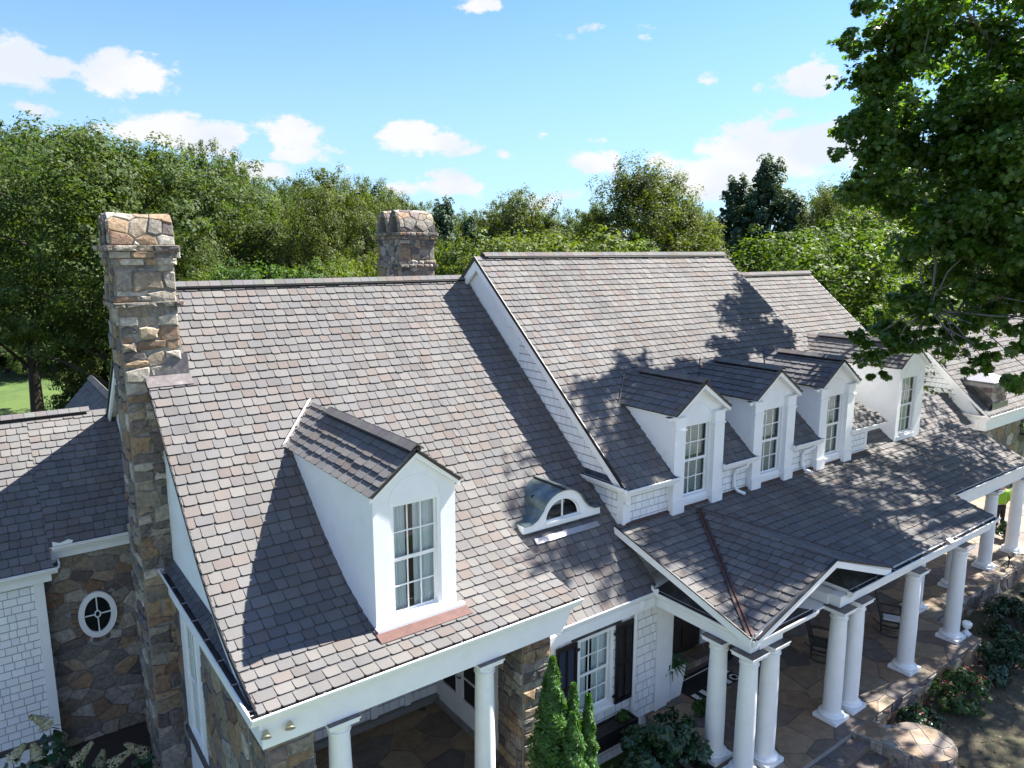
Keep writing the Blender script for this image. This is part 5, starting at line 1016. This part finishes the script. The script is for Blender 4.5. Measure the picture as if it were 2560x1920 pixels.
# --- shrubs near the house
lp=np.stack([rngn.uniform(13,24,2600),rngn.uniform(.5,7.0,2600),np.full(2600,-.585)],1); lp=lp[(lp[:,1]<6.2)|(lp[:,0]>15.6)]
lt=rngn.uniform(.5,1.6,(len(lp),1))*np.array([[1,.72,.42]]); lf=leaves('leaf_litter',lp,rngn.normal(size=lp.shape)*.3+np.array([0,0,1]),rngn.uniform(.05,.12,len(lp)),OAK,'litter',tints=lt); lf['kind']='stuff'
def shrub(name,label,cat,loc,rx,ry,h,n,ls,shape,m,seed,flowers=None,group=None,bottom=.25):
    t=thing(name,label,cat,loc,group); rg=np.random.default_rng(seed); ce=[];ra=[]
    for k in range(26):
        a=rg.uniform(0,6.28); q=rg.uniform(0,1)**.6; z=h*(bottom+.55*(1-q*q)*rg.uniform(.5,1.1)); ce.append((rx*q*.8*math.cos(a),ry*q*.8*math.sin(a),z)); s=min(rx,ry)*rg.uniform(.24,.42); ra.append((s,s,s*.8))
    pos,nr=tufts(ce,ra,n,6,.42); nr=nr+np.array([0,0,.5])+rngn.normal(size=nr.shape)*.4
    leaves('foliage',pos,nr,ls*rngn.uniform(.6,1.3,n),shape,m,t)
    st=MB()
    for k in range(0,26,3): c=V(ce[k]); st.tube([(c.x*.2,c.y*.2,-.05),(c.x*.6,c.y*.6,c.z*.6),tuple(c)],[.02,.014,.006],'bark',5)
    st.build('stem',t)
    if flowers:
        fm,cnt,fs=flowers; ou=pos[(nr[:,2]>-.2)&(np.abs(pos[:,0]/rx)+np.abs(pos[:,1]/ry)+pos[:,2]/h>.75)]; p=ou[rngn.choice(len(ou),cnt)]*1.04
        pp_=np.repeat(p,6,axis=0)+rngn.normal(size=(cnt*6,3))*fs*.5+np.array([0,0,fs*.5]); leaves('blossoms',pp_,rngn.normal(size=pp_.shape)+np.array([0,0,.6]),fs*rngn.uniform(.6,1.1,len(pp_)),OVAL,fm,t,tints=np.ones((len(pp_),3)))
    return t
shrub('holly_shrub','big rounded dark green holly bush in front of the shuttered window','shrub',(9.8,8.5,-.6),1.5,1.05,1.85,12000,.11,OVAL,'leaf_shrub',31)
shrub('rose_bush','flowering rose bush with red blooms beside the front lawn','shrub',(18.0,6.45,-.6),.95,.6,.95,5200,.09,OVAL,'leaf_rose',32,('petal_red',75,.06),'red rose bushes along the porch')['label']='larger rose bush dotted with red blooms beside the dry lawn'
shrub('rose_bush','smaller dark rose bush with few red blooms beside the rounded step wall','shrub',(16.15,6.55,-.6),.75,.42,.62,3600,.08,OVAL,'leaf_shrub',33,('petal_red',22,.055),'red rose bushes along the porch')
shrub('evergreen_shrub','wide dark evergreen bush below the far porch edge','shrub',(20.6,6.3,-.6),1.5,.7,.9,6500,.09,OVAL,'leaf_shrub',34,('cushion',4,.06))
shrub('evergreen_shrub','dark evergreen bush at the right edge beside the far porch','shrub',(23.2,6.9,-.6),1.6,.9,1.1,6500,.10,OVAL,'leaf_shrub',35)
shrub('evergreen_shrub','dark bush seen between the two last porch columns','shrub',(28.4,9.35,0),.55,.4,.75,2600,.09,OVAL,'leaf_shrub',36)
shrub('boxwood','small light green leafy shrub at the foot of the left porch column','shrub',(6.15,8.35,-.6),.45,.4,1.45,900,.13,OVAL,'leaf_arb',37,bottom=.45)
shrub('boxwood','tiny sprig of green leaves at the bottom edge before the porch','shrub',(3.75,8.6,-.6),.2,.2,1.5,160,.12,OVAL,'leaf_arb',38,bottom=.5)
shrub('seedling','little green plant at the corner of the portico floor','plant',(11.9,9.2,0),.22,.2,.55,240,.10,OVAL,'leaf_arb',39)
shrub('trailing_plant','green plant spilling out of the window box','plant',(10.05,9.73,.36),.22,.12,.32,420,.07,OVAL,'leaf_arb',40)
def arbor(label,loc,h,r,n,seed):
    t=thing('arborvitae',label,'conifer',loc,'clipped conifers beside the stone pier'); z=rngn.uniform(0,1,n)**1.15; a=rngn.uniform(0,6.28,n); prof=r*np.minimum(1,(1-z)*2.0)**.75*(.82+.18*np.sin(z*37+a*3)); q=rngn.uniform(.72,1.03,n)
    pos=np.stack([prof*q*np.cos(a),prof*q*np.sin(a),z*h],1); nr=np.stack([np.cos(a),np.sin(a),np.full(n,.35)],1)+rngn.normal(size=(n,3))*.45
    up=np.stack([np.cos(a)*.25,np.sin(a)*.25,np.ones(n)],1)
    leaves('foliage',pos,nr,rngn.uniform(.06,.14,n),SPRAY,'leaf_arb',t,up=np.cross(nr,up))
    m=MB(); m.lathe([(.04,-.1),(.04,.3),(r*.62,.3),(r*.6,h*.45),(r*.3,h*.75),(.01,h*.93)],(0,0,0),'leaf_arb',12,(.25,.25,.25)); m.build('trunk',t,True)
arbor('tallest pointed arborvitae standing against the stone pier',(7.52,9.0,-.6),3.66,.44,12000,41)
arbor('front arborvitae, shorter, merging with the tallest one',(7.62,8.55,-.6),2.8,.37,8500,42)
arbor('slim arborvitae second from the shuttered window',(7.98,8.95,-.6),3.0,.29,7000,43)
arbor('rightmost slim arborvitae nearest the window box',(8.28,8.88,-.6),2.72,.23,6000,44)
def hydrangea(label,loc,stems,seed):
    t=thing('hydrangea',label,'shrub',loc,'panicle hydrangeas in the dark corner'); rg=random.Random(seed)
    lp=[];ln_=[];fp_=[];fn=[];st=MB()
    for (dx,dy,z,tx,ty,l) in stems:
        top=V((dx,dy,z)); st.tube([(dx*.3,dy*.3,-.1),(dx*.8,dy*.8,z*.6),tuple(top)],[.015,.01,.006],'bark',5); d=V((tx,ty,.55)).normalized()
        for k in range(46): q=top*(.45+.53*rg.random()); a=rg.uniform(0,6.28); lp.append((q.x+.13*math.cos(a),q.y+.13*math.sin(a),q.z-.02)); ln_.append((math.cos(a)*.6,math.sin(a)*.6,.8))
        for k in range(330):
            u=rg.random(); a=rg.uniform(0,6.28); r=.125*(1-u*.75); e=d.orthogonal().normalized(); f_=d.cross(e); p=top+d*l*u+(e*math.cos(a)+f_*math.sin(a))*r; fp_.append(tuple(p)); fn.append(tuple(e*math.cos(a)+f_*math.sin(a)+V((0,0,.3))))
    lp=np.array(lp); leaves('foliage',lp,np.array(ln_)+rngn.normal(size=lp.shape)*.2,rngn.uniform(.16,.30,len(lp)),OVAL,'leaf_shrub',t)
    fp_=np.array(fp_); v=rngn.uniform(.6,1.2,len(fp_)); tn=np.stack([v*1.02,v,v*.85],1); leaves('blossoms',fp_,np.array(fn)+rngn.normal(size=fp_.shape)*.3,rngn.uniform(.035,.065,len(fp_)),OVAL,'petal_cream',t,tints=tn); st.build('stem',t)
hydrangea('hydrangea with three cream panicles before the dark stone wall',(1.35,15.2,-1.28),[(-.62,-.1,1.60,.5,-.1,.47),(.58,-.1,1.27,-.45,-.1,.54),(-.05,-.1,1.28,1.2,-.1,.47),(-.2,.3,1.1,.2,.1,.3)],51)
hydrangea('hydrangea with one tall drooping panicle in front of the white wall corner',(.51,15.4,-1.28),[(-.11,-.3,2.57,-.5,-.1,.41),(.05,.0,2.05,.2,-.5,.0),(-.25,-.3,1.62,.3,-.1,.20)],52)
hydrangea('hydrangea at the bottom left corner with browning panicles',(.0,15.3,-1.28),[(-.22,-.2,2.12,.5,-.1,.32),(.17,-.2,2.0,-.1,-.1,.34),(.1,.2,1.6,.3,-.3,.0)],53)

# fence by the court at the edge of the lawn
fe=thing('court_fence','dark green court fence with mesh panel at the edge of the back lawn','fence',(0,0,0)); a,b=stand(172,86),stand(222,60)
for i in range(8):
    q=a.lerp(b,i/7); m=MB(); m.tube([q,q+V((0,0,3.0))],.05,'fence',6); m.build('post',fe)
m=MB(); d=b-a; n=d.cross(V((0,0,1))).normalized()
for k in range(40): q=a.lerp(b,k/39.5); m.obox(q+V((0,0,.1)),n*.01,d.normalized()*.03,V((0,0,2.8)),'fence')
for z in (.1,1.5,2.95): m.obox(a+V((0,0,z)),d,n*.03,V((0,0,.04)),'fence')
m.build('mesh_panel',fe); m=MB(); m.obox(a+V((0,0,.05))+n*.3,d*.55,n*.02,V((0,0,1.1)),'screen'); m.build('windscreen',fe)
for px,d_,s in ((205,57,.9),(225,54,1.1),(190,60,.7)):
    p=stand(px,d_); shrub('evergreen_shrub',{205:'dark shrub at the foot of the court fence',225:'larger shrub hiding the near end of the court fence',190:'low shrub on the mulch beside the lawn'}[px],'shrub',tuple(p),1.8*s,1.8*s,2.4*s,2600,.22,CLUMP,'leaf_shrub',60+px,group='shrubs by the court fence')
